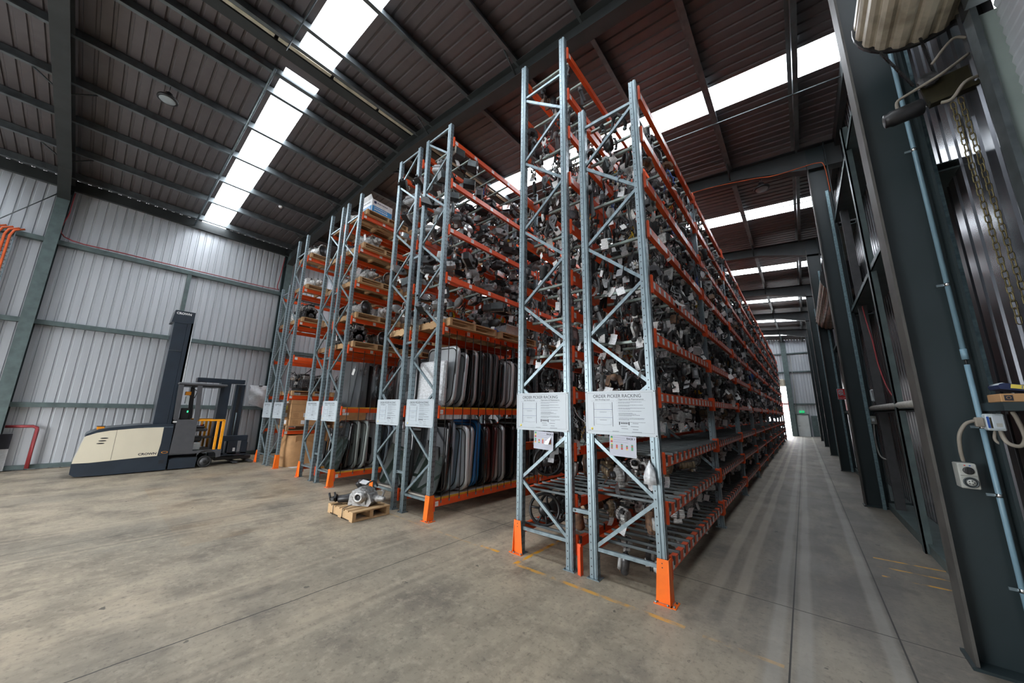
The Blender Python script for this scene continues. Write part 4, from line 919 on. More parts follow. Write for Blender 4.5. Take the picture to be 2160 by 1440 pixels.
def P_wiper(body='dark_metal'):
    m = MB(); wire(m, .06); m.lathe([(.02, -.19), (.034, -.18), (.036, -.10), (.03, -.09)], 'black', 12); m.lathe([(.045, -.012), (.048, 0), (.045, .018)], body, 16, T(.02, 0, -.075, PI / 2)); m.tube([(.02, .02, -.075), (.07, .03, -.06), (.13, .035, -.08)], .008, body, 5); m.box(-.06, .0, -.006, .004, -.085, -.06, body)
    return m
def P_loom(c='black'):
    m = MB(); r = random.Random(len(c) * 7 + 1); wire(m, .04)
    for k in range(7):
        x, y, z = 0, 0, -.03; pts = [(x, y, z)]
        for i in range(6): x += r.uniform(-.035, .035); y += r.uniform(-.03, .03); z -= r.uniform(.02, .055); pts.append((x, y, z))
        m.tube(pts, r.uniform(.003, .007), c if k % 3 else 'black', 5, False); a = pts[-1]; m.box(a[0] - .014, a[0] + .014, a[1] - .01, a[1] + .01, a[2] - .03, a[2], r.choice(('grey_plastic', 'black', 'beige_plastic', 'black')))
    return m
def P_regulator(body='galv_dark'):
    m = MB(); wire(m, .05); m.tube([(-.02, 0, -.05), (.04, 0, -.30)], .008, body, 5); m.tube([(.05, 0, -.07), (-.06, 0, -.27)], .008, body, 5); m.box(-.08, .06, -.004, .004, -.315, -.30, body); m.lathe([(.05, -.006), (.052, .006)], body, 16, T(0, 0, -.16, PI / 2)); m.lathe([(.028, .0), (.028, .045), (.02, .05)], 'black', 12, T(0, 0, -.16, PI / 2)); m.box(.0, .03, .0, .03, -.21, -.15, 'black')
    return m
def P_reel(c='black'):
    m = MB(); wire(m, .03); m.box(-.04, .04, -.03, .03, -.12, -.03, c, bev=.012); m.lathe([(.032, -.034), (.036, .0), (.032, .034)], 'grey_plastic', 12, T(0, 0, -.075, PI / 2))
    m.prism([(-.02, -.12), (.03, -.12), (.026, -.25), (.04, -.40), (-.01, -.40), (-.024, -.25)], -.002, .003, 1, c); m.box(-.015, .045, -.008, .01, -.43, -.39, 'dark_metal'); m.prism([(-.03, -.12), (.01, -.12), (-.02, -.35), (-.06, -.34)], .012, .016, 1, c)
    return m
def P_hose(c='rubber'):
    m = MB(); wire(m, .03); m.tube([(-.06, 0, -.26), (-.07, .01, -.2), (-.03, .02, -.12), (.02, 0, -.06), (.06, -.01, -.10), (.075, -.02, -.2), (.05, 0, -.29)], .02, c, 9); m.lathe([(.024, 0), (.024, .015)], 'galv', 12, T(.05, 0, -.285)); m.lathe([(.024, 0), (.024, .015)], 'galv', 12, T(-.06, 0, -.262))
    return m
def P_throttle(c='cast_alu_light'):
    m = MB(); wire(m, .05); M = T(0, 0, -.12, PI / 2); m.lathe([(.05, -.03), (.05, .03), (.038, .03), (.036, -.03)], c, 20, M, cap=False); m.lathe([(.036, 0), (.036, .002)], 'brass_dirty', 16, M); m.box(-.065, .065, -.03, -.022, -.175, -.065, c, bev=.01); m.box(.045, .085, -.03, .03, -.16, -.07, 'black', bev=.008); m.lathe([(.014, 0), (.014, .04)], c, 8, T(-.05, 0, -.12, 0, -PI / 2)); m.tube([(0, 0, -.07), (.02, 0, -.05), (.04, .01, -.06)], .006, c, 5)
    return m
def P_module(c='grey_plastic'):
    m = MB(); wire(m, .04); m.box(-.07, .07, -.018, .018, -.22, -.05, c, bev=.006)
    for k in range(6): m.box(-.06, .06, .018, .026, -.205 + k * .024, -.198 + k * .024, c)
    m.box(-.05, .05, -.022, .014, -.245, -.22, 'black', bev=.004); m.box(-.05, .03, -.0195, -.018, -.17, -.09, 'paper')
    return m
def P_fan(c='black'):
    m = MB(); wire(m, .04); M = T(0, 0, -.15, PI / 2); m.torus(.095, .008, c, 22, 6, M); m.lathe([(.03, -.02), (.034, .02)], c, 12, M)
    for k in range(5):
        a = k * 2 * PI / 5; m.add([(.03 * math.cos(a), -.012, -.15 + .03 * math.sin(a)), (.092 * math.cos(a - .1), -.01, -.15 + .092 * math.sin(a - .1)), (.092 * math.cos(a + .35), .012, -.15 + .092 * math.sin(a + .35)), (.03 * math.cos(a + .6), .012, -.15 + .03 * math.sin(a + .6))], [(0, 1, 2, 3), (3, 2, 1, 0)], c)
    m.box(-.12, .12, .008, .014, -.16, -.14, c); return m
def P_mirror(c='black'):
    m = MB(); wire(m, .03); M = T(0, 0, -.15) @ Matrix.Diagonal((1, .42, .72, 1)); m.lathe([(.0, -.12), (.06, -.11), (.10, -.06), (.115, .0), (.10, .06), (.06, .11), (.0, .12)], c, 14, M @ Matrix.Rotation(PI / 2, 4, 'Y'), cap=False); m.prism([(-.09, -.20), (.08, -.215), (.10, -.10), (-.08, -.09)], -.05, -.046, 1, 'chrome'); m.box(.08, .16, -.015, .02, -.24, -.18, c, bev=.006)
    return m
def P_headlight(c='black'):
    m = MB(); wire(m, .02); m.prism([(-.17, -.16), (-.05, -.19), (.16, -.16), (.19, -.05), (.06, -.03), (-.12, -.07)], .0, .10, 1, c); m.prism([(-.155, -.15), (-.05, -.178), (.15, -.15), (.175, -.06), (.06, -.042), (-.11, -.08)], -.035, .0, 1, 'lens')
    m.lathe([(.045, 0), (.04, .02)], 'chrome', 14, T(.04, -.036, -.11, PI / 2)); m.box(-.19, -.16, .02, .05, -.12, -.09, c); m.lathe([(.03, 0), (.03, .04)], 'black', 10, T(-.05, .10, -.11, -PI / 2)); return m
def P_airbox(c='black'):
    m = MB(); wire(m, .02); m.box(-.13, .13, -.09, .09, -.22, -.12, c, bev=.02); m.box(-.125, .125, -.085, .085, -.12, -.05, c, bev=.02); m.box(-.135, .135, -.095, .095, -.128, -.115, c); m.lathe([(.04, 0), (.04, .08)], c, 14, T(.13, 0, -.1, 0, PI / 2)); m.lathe([(.042, 0), (.042, .04)], 'galv_dark', 14, T(-.05, -.09, -.16, PI / 2)); return m
def P_dash(c='grey_plastic'):
    m = MB(); wire(m, .02); m.box(-.11, .11, -.08, .08, -.16, -.04, 'galv_dark', bev=.004); m.box(-.12, .12, -.10, -.08, -.17, -.03, c, bev=.006)
    for x in (-.085, .085): m.lathe([(.018, 0), (.016, .012)], 'black', 12, T(x, -.10, -.10, PI / 2))
    m.box(-.05, .05, -.102, -.10, -.09, -.05, 'black'); return m
def P_caliper(c='rusty'):
    m = MB(); wire(m, .05); m.prism([(-.08, -.16), (-.06, -.08), (.0, -.055), (.06, -.08), (.08, -.16), (.05, -.17), (.03, -.11), (-.03, -.11), (-.05, -.17)], -.035, .035, 1, c); m.lathe([(.03, 0), (.03, .03)], c, 12, T(0, .035, -.10, -PI / 2)); m.tube([(0, .04, -.07), (.04, .06, -.04), (.09, .05, -.08), (.10, .05, -.2)], .006, 'rubber', 5); return m
def P_bracket(c='cast_alu'):
    m = MB(); wire(m, .05); m.prism([(-.05, -.06), (.03, -.05), (.06, -.12), (.02, -.2), (.05, -.26), (.02, -.27), (-.03, -.2), (-.06, -.14)], -.012, .012, 1, c); m.lathe([(.028, -.025), (.028, .025), (.018, .025), (.018, -.025)], c, 14, T(0, 0, -.12, PI / 2)); m.lathe([(.02, -.02), (.02, .02)], 'rubber', 10, T(.035, 0, -.25, PI / 2)); return m
def P_compressor(c='cast_alu'):
    m = MB(); wire(m, .06); M = T(0, 0, -.15, PI / 2); m.lathe([(.03, -.10), (.058, -.095), (.066, -.085), (.066, -.065), (.058, -.06), (.058, -.03), (.066, -.025), (.066, -.005), (.058, 0), (.058, .03), (.066, .035), (.066, .055), (.052, .06), (.05, .08), (.04, .09)], c, 18, M, False); m.tube([(.03, -.05, -.07), (.06, -.05, -.04), (.08, -.02, -.06)], .009, 'rubber', 6); m.box(-.075, -.045, -.06, .06, -.18, -.13, c, bev=.005)
    for k in range(4): m.lathe([(.009, -.105), (.009, .07)], 'dark_metal', 6, M @ T(.062 * math.cos(k * 1.57 + .6), .062 * math.sin(k * 1.57 + .6), 0))
    m.box(0, 0.001, 0, .001, -.1, -.099, c); m.lathe([(.06, .09), (.052, .096), (.052, .112), (.06, .118), (.03, .12)], 'black', 20, M); m.box(-.075, .075, -.06, -.04, -.10, -.07, c); m.box(-.075, .075, .03, .05, -.23, -.20, c); m.box(-.02, .03, -.05, .0, -.09, -.055, c, bev=.006); return m
def P_wheel(c='black'):
    m = MB(); M = T(0, 0, -.19, PI / 2); m.torus(.178, .018, c, 32, 8, M); m.lathe([(.05, -.035), (.075, -.025), (.08, .0), (.05, .03)], c, 18, M)
    for a in (.0, PI, -PI / 2 - .35, -PI / 2 + .35): m.tube([(.05 * math.cos(a), 0, -.19 + .05 * math.sin(a)), (.17 * math.cos(a), 0, -.19 + .17 * math.sin(a))], .014, c, 6)
    return m
def P_rubber_boot(c='rubber'):
    m = MB(); wire(m, .03); m.lathe([(.02, -.24), (.05, -.22), (.035, -.20), (.055, -.18), (.04, -.16), (.06, -.13), (.045, -.11), (.06, -.07), (.03, -.05)], c, 14); m.lathe([(.012, -.33), (.012, -.24)], 'dark_metal', 8); return m
TAGM = []
for k in range(3):
    m = MB(); b = (.0, .010, -.008)[k]; w_ = .036; h = (.105, .12, .10)[k]
    vs = []
    for i in range(4):
        z = -h * i / 3; y = b * math.sin(i * 1.2); vs += [(-w_, y, z), (w_, y, z)]
    vs2 = [(v[0], v[1] + .0008, v[2]) for v in vs]; n = len(vs)
    m.add(vs + vs2, [(2 * i, 2 * i + 1, 2 * i + 3, 2 * i + 2)[::-1] for i in range(3)] + [(n + 2 * i, n + 2 * i + 1, n + 2 * i + 3, n + 2 * i + 2) for i in range(3)] + [(0, 1, n + 1, n), (n - 2, n - 1, 2 * n - 1, 2 * n - 2)], 'tag_paper')
    m.tube([(0, 0, .05), (0, 0, 0)], .0012, 'paper', 4, False); TAGM.append(m)
# kinds: name, readable words, category, builders in several finishes
K = {
 'alternator': ('dirty metal alternator', 'alternator', [P_alternator('cast_alu'), P_alternator('cast_alu_light'), P_alternator('brass_dirty')]),
 'starter_motor': ('dark starter motor', 'starter motor', [P_starter('dark_metal'), P_starter('rusty'), P_starter('black')]),
 'ac_compressor': ('cast metal compressor', 'compressor', [P_compressor('cast_alu'), P_compressor('cast_alu_light'), P_compressor('brass_dirty')]),
 'wiper_motor': ('small wiper motor', 'wiper motor', [P_wiper('dark_metal'), P_wiper('cast_alu')]),
 'wiring_loom': ('tangled wiring loom', 'wiring', [P_loom('black'), P_loom('rubber'), P_loom('grey_plastic'), P_loom('pale_plastic')]),
 'window_regulator': ('metal window winder', 'window winder', [P_regulator('galv_dark'), P_regulator('black')]),
 'seat_belt_reel': ('seat belt reel with loose strap', 'seat belt', [P_reel('black'), P_reel('grey_plastic'), P_reel('charcoal')]),
 'rubber_hose': ('bent black rubber hose', 'hose', [P_hose('rubber'), P_hose('black')]),
 'throttle_body': ('pale metal throttle body', 'throttle body', [P_throttle('cast_alu_light'), P_throttle('cast_alu'), P_throttle('dark_metal')]),
 'control_module': ('flat electronic control module', 'control module', [P_module('grey_plastic'), P_module('black'), P_module('pale_plastic'), P_module('galv_dark')]),
 'small_fan': ('small black plastic fan', 'fan', [P_fan('black')]),
 'brake_caliper': ('rusty brake caliper', 'brake caliper', [P_caliper('rusty'), P_caliper('dark_metal')]),
 'engine_bracket': ('cast metal bracket', 'bracket', [P_bracket('cast_alu'), P_bracket('dark_metal')]),
 'rubber_boot': ('black rubber bellows', 'bellows', [P_rubber_boot('rubber'), P_rubber_boot('black')]),
 'door_mirror': ('door mirror', 'mirror', [P_mirror('black'), P_mirror('car_silver'), P_mirror('grey_plastic'), P_mirror('black')]),
 'headlight': ('car headlight', 'headlight', [P_headlight('black'), P_headlight('grey_plastic')]),
 'air_filter_box': ('black air filter box', 'filter box', [P_airbox('black'), P_airbox('grey_plastic')]),
 'car_radio': ('dashboard radio unit', 'radio', [P_dash('grey_plastic'), P_dash('black'), P_dash('beige_plastic')]),
 'steering_wheel': ('black steering wheel', 'steering wheel', [P_wheel('black')]),
 'brightly_wrapped_part': ('small coloured part', 'car part', [P_loom('yellow'), P_loom('red'), P_loom('blue'), P_throttle('yellow'), P_caliper('red'), P_bracket('blue')]),
}
for k in K: K[k][2][0].key = k
COUNT = {}; TAGC = [0]
REST = {}
r3 = random.Random(5)
def hang(kind, x, y, z, where, group, drop=0., sc=1., tagp=.6, indiv=True, rest=None, rz=None, face=None):
    desc, cat, ms = K[kind]; m = r3.choice(ms); rz = r3.uniform(0, 2 * PI) if rz is None else rz
    rx, ry = r3.uniform(-.18, .18), r3.uniform(-.18, .18)
    zz = z - drop
    tz = -.16 - r3.random() * .12; tx, ty = r3.uniform(-.05, .05), r3.uniform(-.05, .05)
    if indiv and COUNT.get(kind, 0) < 290:
        COUNT[kind] = COUNT.get(kind, 0) + 1
        o = obj(kind, mdata(m, kind), None, (x, y, zz), (rx, ry, rz), sc); 
        tag(o, ('%s %s' % (desc, where)), cat, '%ss %s' % (cat, where))
        if r3.random() < tagp:
            tm = r3.choice(TAGM); c = obj('paper_tag', mdata(tm, 'paper_tag'), o, (tx, ty, tz), (r3.uniform(-.5, .5), r3.uniform(-.4, .4), (face if face is not None else r3.uniform(-1, 1)) - rz + r3.uniform(-.7, .7)))
    else:
        M = T(x, y, zz, rx, ry, rz, sc); REST.setdefault(rest or kind, []).append((m, M))
        if r3.random() < tagp * .9: REST[rest or kind].append((r3.choice(TAGM), T(x + tx, y + ty, zz + tz * sc, r3.uniform(-.4, .4), r3.uniform(-.4, .4), (face or 0) + r3.uniform(-1, 1), sc)))
ORD = ['lowest', 'second', 'third', 'fourth', 'fifth', 'sixth', 'seventh', 'eighth', 'ninth', 'tenth', 'eleventh', 'top']
SMALL = ['wiring_loom', 'wiper_motor', 'window_regulator', 'seat_belt_reel', 'rubber_hose', 'throttle_body', 'control_module', 'small_fan', 'brake_caliper', 'engine_bracket', 'rubber_boot', 'wiring_loom', 'seat_belt_reel', 'rubber_hose']
def curtain(rk, xl, xr, level_i, z, zlow, b, where, indiv, kinds=SMALL, cols=4, bars=8, rest=None, only_outer=False, colour=0., tagp=.6, dens=1., face_right=True, skip=None):
    H = z - zlow; tiers = max(1, int(round(H / .30)))
    for k in range(bars):
        y = Y0 + b * BAY + .14 + (BAY - .28) * k / (bars - 1)
        for c in range(cols):
            outer = c == cols - 1
            for tr in range(tiers):
                if r3.random() > dens: continue
                x = xl + .10 + (xr - xl - .16) * c / (cols - 1) + r3.uniform(-.05, .05)
                kd = r3.choice(kinds)
                if colour and r3.random() < colour: kd = 'brightly_wrapped_part'
                drop = .05 + tr * (H / tiers) * .82 + r3.uniform(-.03, .05)
                face = r3.choice((PI / 2, 0)) if outer else 0
                iv = indiv if not only_outer else (indiv and outer)
                hang(kd, x, y + r3.uniform(-.08, .08), z - .03, where, (where,), drop, r3.uniform(.8, 1.25), tagp, iv, rest, None, face)
# nearest rack: alternators, starters and compressors below the low barred levels
MECH = ['alternator', 'starter_motor', 'ac_compressor', 'alternator', 'ac_compressor']
for li, (z, n1) in enumerate(((LV1[0], 12), (LV1[1], 18), (LV1[2], 20), (LV1[3], 20))):
    for b in range(10):
        wh = 'under %s bars of nearest rack, %s bay' % (ORD[li], ('front', 'second', 'third')[b] if b < 3 else 'far')
        for k in range(n1 if b < 4 else n1 // 2):
            y = Y0 + b * BAY + .12 + (BAY - .3) * (k // 2 * 2 + r3.random() * .8) / n1 if b < 4 else Y0 + b * BAY + .2 + r3.random() * 2.4
            x = (-1.26, -1.62, -1.44, -1.78)[k % 4] + r3.uniform(-.05, .05)
            sc = r3.uniform(.9, 1.15) if li else r3.uniform(.75, .9)
            hang(r3.choice(MECH), x, y, z - .0, wh, (wh,), .02 + (r3.random() * .06 if li else 0), sc, .65, b < 3, 'mixed_car_parts', None, r3.choice((0, PI / 2)))
for li in range(4, 10):
    z = LV1[li] - .03; zl = LV1[li - 1] + .02
    for b in range(10):
        wh = 'on %s level of nearest rack, %s bay' % (ORD[li], ('front', 'second', 'third')[b] if b < 3 else 'far')
        top = li >= 8
        curtain('R1', -1.90, -1.12, li, z, zl, b, wh, b < 2, rest='mixed_car_parts', cols=4 if b < 2 else 3, bars=10 if b < 3 else 8, only_outer=b == 1, colour=(.10 if li >= 7 else .02) if b < 2 else .02, dens=(.97 if not top else .72) if b < 2 else .9, tagp=.97 if li < 8 else .5)
# tallest rack
for b in range(10):
    for li, z in ((0, LV2[0]), (1, LV2[1]), (2, LV2[2])):
        pass
for li in (1, 2):
    for b in range(2):
        wh = 'under %s level of tallest rack, %s bay' % (ORD[li], ('front', 'second')[b])
        for k in range(15):
            hang('steering_wheel', -2.60 + r3.uniform(-.05, .12) - .1 * (k % 2), Y0 + b * BAY + .22 + k * .165, LV2[li] + .0, wh, (wh,), .04, 1.0 + r3.uniform(-.06, .06), .4, True, None, r3.uniform(.35, 1.0), 0)
        for k in range(7): hang(r3.choice(('starter_motor', 'rubber_boot', 'ac_compressor')), -2.25, Y0 + b * BAY + .3 + k * .3, LV2[li], wh, (wh,), .05, 1.2, .5, True, 'mixed_car_parts')
for li in range(3, 12):
    z = LV2[li] - .03; zl = LV2[li - 1] + .02
    for b in range(10):
        wh = 'on %s level of tallest rack, %s bay' % (ORD[li], ('front', 'second', 'third')[b] if b < 3 else 'far')
        hi = li >= 9
        if li == 11 and b == 0: dens = .35
        elif li == 10 and b == 0: dens = .55
        else: dens = .85
        curtain('R2', -2.89, -2.10, li, z, zl, b, wh, b == 0, rest='mixed_car_parts', cols=4 if b == 0 else 3, bars=8 if b == 0 else 6, colour=.05, dens=dens, tagp=.5)
# modules, mirrors and lights on the upper levels of the car door rack and the rack behind it
BIG = ['door_mirror', 'headlight', 'air_filter_box', 'car_radio', 'control_module', 'throttle_body', 'door_mirror', 'headlight', 'wiring_loom']
for rk, xl, xr, nm in (('R3', -5.40, -4.62, 'car door rack'), ('R4', -6.38, -5.60, 'rack behind car doors')):
    for li in (3, 4, 5, 6):
        z = LV3[li] - .03; zl = LV3[li - 1] + (.18 if li == 3 else .05)
        for b in range(5 if rk == 'R3' else 3):
            wh = 'on %s level of %s, %s bay' % (ORD[li], nm, ('front', 'second', 'third')[b] if b < 3 else 'far')
            first = rk == 'R3' and b == 0
            curtain(rk, xl, xr, li, z, zl, b, wh, b < 2, BIG, 3 if not first else 4, 7 if first else 6, 'mixed_car_parts', colour=.05, dens=(.75 if li < 6 else .45) if rk == 'R3' else .5, tagp=.4)
for k, L in REST.items():
    # one object for each rack's far contents
    by = {}
    for m, M in L:
        x = M.translation.x; by.setdefault(0 if x > -2.0 else 1 if x > -3 else 2, []).append((m, M))
    for q, LL in by.items():
        o = merge(LL).build('mixed_car_parts'); tag(o, ('mass of dark hanging car parts in the far bays of the nearest rack', 'mass of dark hanging car parts in the far bays of the tallest rack', 'mass of loose car parts in the far bays of the car door rack')[q], 'car parts', kind='stuff')
print('INDIVIDUALS', COUNT, 'REST', {k: len(v) for k, v in REST.items()})
# ------------------------------------------------------------------ pallets and what stands on them
def pallet_parts(L, D, slats=7, mat='pine_old'):
    """L along x (stringers run along x), D along y (the boards run along y)"""
    k = ('pal', L, D, slats, mat)
    if k not in MESHES:
        a, b, c = MB(), MB(), MB(); w_ = L / (slats * 1.22)
        for i in range(slats):
            x = (L - w_) * i / (slats - 1); a.box(x, x + w_, 0, D, .122, .142, mat, bev=.002)
        b.box(0.002, L - .002, .002, .058, .02, .121, mat)
        for i in (0, .5, 1): x = (L - .1) * i; c.box(x, x + .1, .0, D, 0, .0195, mat, bev=.002)
        MESHES[k] = (a, b, c)
    return MESHES[k]
def pallet(x, y, z, L, D, label, slats=7, mat='pine_old', group=None, rot=0.):
    a, b, c = pallet_parts(L, D, slats, mat); t = thing('wooden_pallet', label, 'pallet', (x, y, z), (0, 0, rot), group)
    obj('top_boards', mdata(a, 'top_boards'), t); [obj('stringer', mdata(b, 'stringer'), t, (0, q, 0)) for q in (0, D / 2 - .03, D - .06)]; obj('bottom_boards', mdata(c, 'bottom_boards'), t); return t
def gearbox_mbs(seed, c1='cast_alu', c2='dark_metal'):
    r = random.Random(seed); bell, body, bits = MB(), MB(), MB(); R = .19
    Mx = T(-.22, 0, R + .005, 0, PI / 2)
    bell.lathe([(R, 0), (R + .008, .01), (R, .035), (R - .03, .07), (R - .07, .16), (R - .08, .2)], c1, 26, Mx, teeth=.02, cap=False); bell.lathe([(.15, .02), (.14, .03), (.05, .05), (.03, .0)], c2, 20, Mx)
    for k in range(10): a = k * .628; bell.lathe([(.014, -.004), (.014, .05)], c1, 8, Mx @ T((R + .0) * math.cos(a), (R) * math.sin(a), 0))
    body.lathe([(R - .08, .18), (R - .06, .22), (R - .07, .34), (R - .09, .38), (R - .11, .52), (.04, .54), (.03, .60)], c1, 18, Mx, teeth=-.04)
    for k in range(7): body.box(-.0 + k * .035, .008 + k * .035, -.11, .11, .07, .30, c1, bev=.002)
    body.box(.0, .22, -.10, .10, .005, .10, c1, bev=.01)
    for k in range(14):
        x, y, z = r.uniform(-.12, .28), r.uniform(-.12, .12), r.uniform(.22, .32); q = r.uniform(.015, .04)
        if k % 2: bits.box(x, x + q * 1.6, y - q, y + q, z - q, z + q * .7, r.choice((c1, c2, 'black')), bev=.004)
        else: bits.lathe([(q, 0), (q, .04), (q * .6, .05)], r.choice((c1, c2)), 10, T(x, y, z, r.uniform(-.6, .6), r.uniform(-.6, .6)))
    for k in range(3):
        p = [(r.uniform(-.1, .0), r.uniform(-.1, .1), .30)]
        for i in range(4): p.append((p[-1][0] + r.uniform(.02, .09), p[-1][1] + r.uniform(-.06, .06), .30 + r.uniform(-.04, .07)))
        bits.tube(p, .007, 'rubber', 5)
    return (('bell_housing', bell), ('main_case', body), ('fittings', bits))
def engine_mbs(seed):
    r = random.Random(seed); blk, hd, bits = MB(), MB(), MB()
    blk.box(-.25, .25, -.17, .17, .10, .38, 'dark_metal', bev=.015); blk.box(-.22, .22, -.14, .14, .0, .12, 'black', bev=.03)
    for k in range(6): blk.box(-.25 + k * .09, -.235 + k * .09, -.185, .185, .12, .36, 'dark_metal')
    hd.box(-.25, .25, -.12, .12, .38, .50, 'cast_alu', bev=.012); hd.box(-.24, .24, -.10, .10, .50, .56, 'black', bev=.02)
    for k in range(4):
        x = -.19 + k * .125; bits.tube([(x, .12, .44), (x, .22, .46), (x + .02, .27, .38), (x + .03, .26, .28)], .022, 'cast_alu' if seed % 2 else 'rusty', 8); bits.tube([(x, -.12, .44), (x, -.2, .42), (x - .02, -.24, .34)], .02, 'rusty', 8)
    for (y, z, q) in ((0, .16, .085), (.13, .33, .05), (-.13, .30, .055), (.02, .40, .045)): bits.lathe([(q, 0), (q, .02), (q * .8, .03)], 'dark_metal', 18, T(-.26, y, z, 0, -PI / 2))
    for k in range(26):
        p = [(r.uniform(-.28, .28), r.uniform(-.24, .24), r.uniform(.25, .56))]
        for i in range(5): p.append((p[-1][0] + r.uniform(-.09, .09), p[-1][1] + r.uniform(-.08, .08), max(.15, p[-1][2] + r.uniform(-.10, .08))))
        bits.tube(p, r.uniform(.006, .013), r.choice(('black', 'rubber', 'grey_plastic')), 5)
    for k in range(26):
        x, y, z = r.uniform(-.27, .27), r.choice((-1, 1)) * r.uniform(.12, .24), r.uniform(.12, .55); q = r.uniform(.02, .05); bits.box(x - q, x + q, y - q * .6, y + q * .6, z - q, z + q, r.choice(('black', 'dark_metal', 'cast_alu')), bev=.006)
    return (('engine_block', blk), ('cylinder_head', hd), ('hoses_and_pulleys', bits))
GB = [gearbox_mbs(1, 'cast_alu_light'), gearbox_mbs(2, 'cast_alu'), gearbox_mbs(3, 'dark_metal', 'rusty'), gearbox_mbs(4, 'cast_alu', 'rusty')]
EN = [engine_mbs(1), engine_mbs(2), engine_mbs(3)]
def place(parts, name, label, cat, x, y, z, rz, sc=1., group=None, tagit=True):
    t = thing(name, label, cat, (x, y, z), (0, 0, rz), group); t.scale = (sc, sc, sc)
    for n, m in parts: obj(n, mdata(m, n), t)
    if tagit: obj('paper_tag', mdata(TAGM[0], 'paper_tag'), t, (.05, -.2, .3), (.2, .1, -rz + PI / 2 * (rng.random() < .5)), 1.3)
    return t
GW = {3.11: 'third', 3.82: 'fourth', 4.72: 'fifth', 5.64: 'sixth', 6.56: 'top', 1.02: 'lowest', 2.03: 'second', 4.27: 'fourth', 5.34: 'fifth', 6.38: 'top'}
def fill(rk, z, b, nm, kinds, n=2, mat='pine_old', dens=1.):
    t, xr, xl = RACKS[rk]; xc = (xr + xl) / 2
    bn = ('front', 'second', 'third')[b]
    for k in range(2):
        y = Y0 + b * BAY + .10 + k * 1.33; q = ('near', 'far')[k]
        wh = '%s level of %s, %s bay' % (GW[z], nm, bn)
        pallet(xc - .5, y, z + .002, 1.0, 1.2, '%s wooden pallet, %s' % (q, wh), 7, mat)
        for j in range(n):
            if rng.random() > dens: continue
            kd = rng.choice(kinds); px, py = xc + rng.uniform(-.05, .12) , y + .32 + .56 * j + rng.uniform(-.04, .04); rz = rng.uniform(-.5, .5) + (PI if rng.random() < .5 else 0)
            if kd == 'g':
                g = rng.choice(GB); place(g, 'gearbox', 'gearbox on %s pallet, %s' % (q, wh), 'gearbox', px, py, z + .144, rz, rng.uniform(1.05, 1.25), 'gearboxes, ' + wh)
            else: place(rng.choice(EN), 'car_engine', 'dark engine on %s pallet, %s' % (q, wh), 'engine', px, py, z + .144, rz, rng.uniform(.85, 1.0), 'engines, ' + wh)
for b in (0, 1):
    for z, ks, n in ((3.11, 'ge', 2), (3.82, 'g', 2), (4.72, 'gg', 2), (5.64, 'g', 1)): fill('R5', z, b, 'gearbox rack', ks, n, 'pine_mid')
    for z in (3.11, 3.82, 4.72, 5.64, 6.56): fill('R6', z, b, 'rack behind gearbox rack', 'g', 1)
    for z, ks, n in ((2.03, 'e', 2), (4.27, 'ge', 1), (5.34, 'g', 1), (6.38, 'g', 1)): fill('R7', z, b, 'carton rack', ks, n, 'pine_mid')
fill('R5', 6.56, 0, 'gearbox rack', 'g', 0, 'pine_mid'); fill('R5', 6.56, 1, 'gearbox rack', 'g', 1, 'pine_mid')
for z in (4.27, ): fill('R8', z, 0, 'last rack by left wall', 'g', 1)
place(GB[2], 'gearbox', 'dark gearbox on the far pallet of the top level, behind the blue and white carton', 'gearbox', -8.45, 5.6, 6.56 + .146, .4, 1.)
place(GB[0], 'gearbox', 'large pale gearbox on the near pallet, fifth level of the gearbox rack', 'gearbox', -8.35, 4.1, 4.72 + .146, -1.25, 1.25) if False else None
t = thing('carton', 'blue and white printed carton on the top pallet of the gearbox rack', 'box', (-8.60, 3.86, 6.706), (0, 0, .05))
m = MB(); m.box(0, .52, 0, .60, 0, .40, 'white', bev=.004); m.build('box_body', t)
m = MB(); m.box(.0205, .4995, -.002, 0, .01, .22, 'carton_blue'); m.box(.52, .522, .01, .59, .01, .22, 'carton_blue'); m.box(.03, .09, -.0022, -.0002, .30, .36, 'navy'); m.box(.52, .5222, .05, .12, .29, .36, 'navy'); m.build('printed_panel', t)
m = MB(); r2 = random.Random(2)
for zz, h in ((.31, .03), (.17, .022), (.11, .03), (.05, .02)):
    x = .12 if zz > .3 else .05
    while x < .42: w_ = .015 + r2.random() * .03; m.box(x, x + w_, -.003, -.002, zz, zz + h, 'ink_soft' if zz > .3 else 'white'); m.box(.522, .5232, x + .02, x + w_ + .02, zz, zz + h, 'ink_soft' if zz > .3 else 'white'); x += w_ + .012
m.build('printed_lines', t)
m = MB(); m.add([(0, .02, .40), (.50, .02, .40), (.50, -.04, .52), (0, -.04, .52), (0, .024, .40), (.50, .024, .40), (.50, -.036, .522), (0, -.036, .522)], [(0, 1, 2, 3), (7, 6, 5, 4), (0, 3, 7, 4), (1, 5, 6, 2), (3, 2, 6, 7)], 'white'); m.build('open_flap', t)
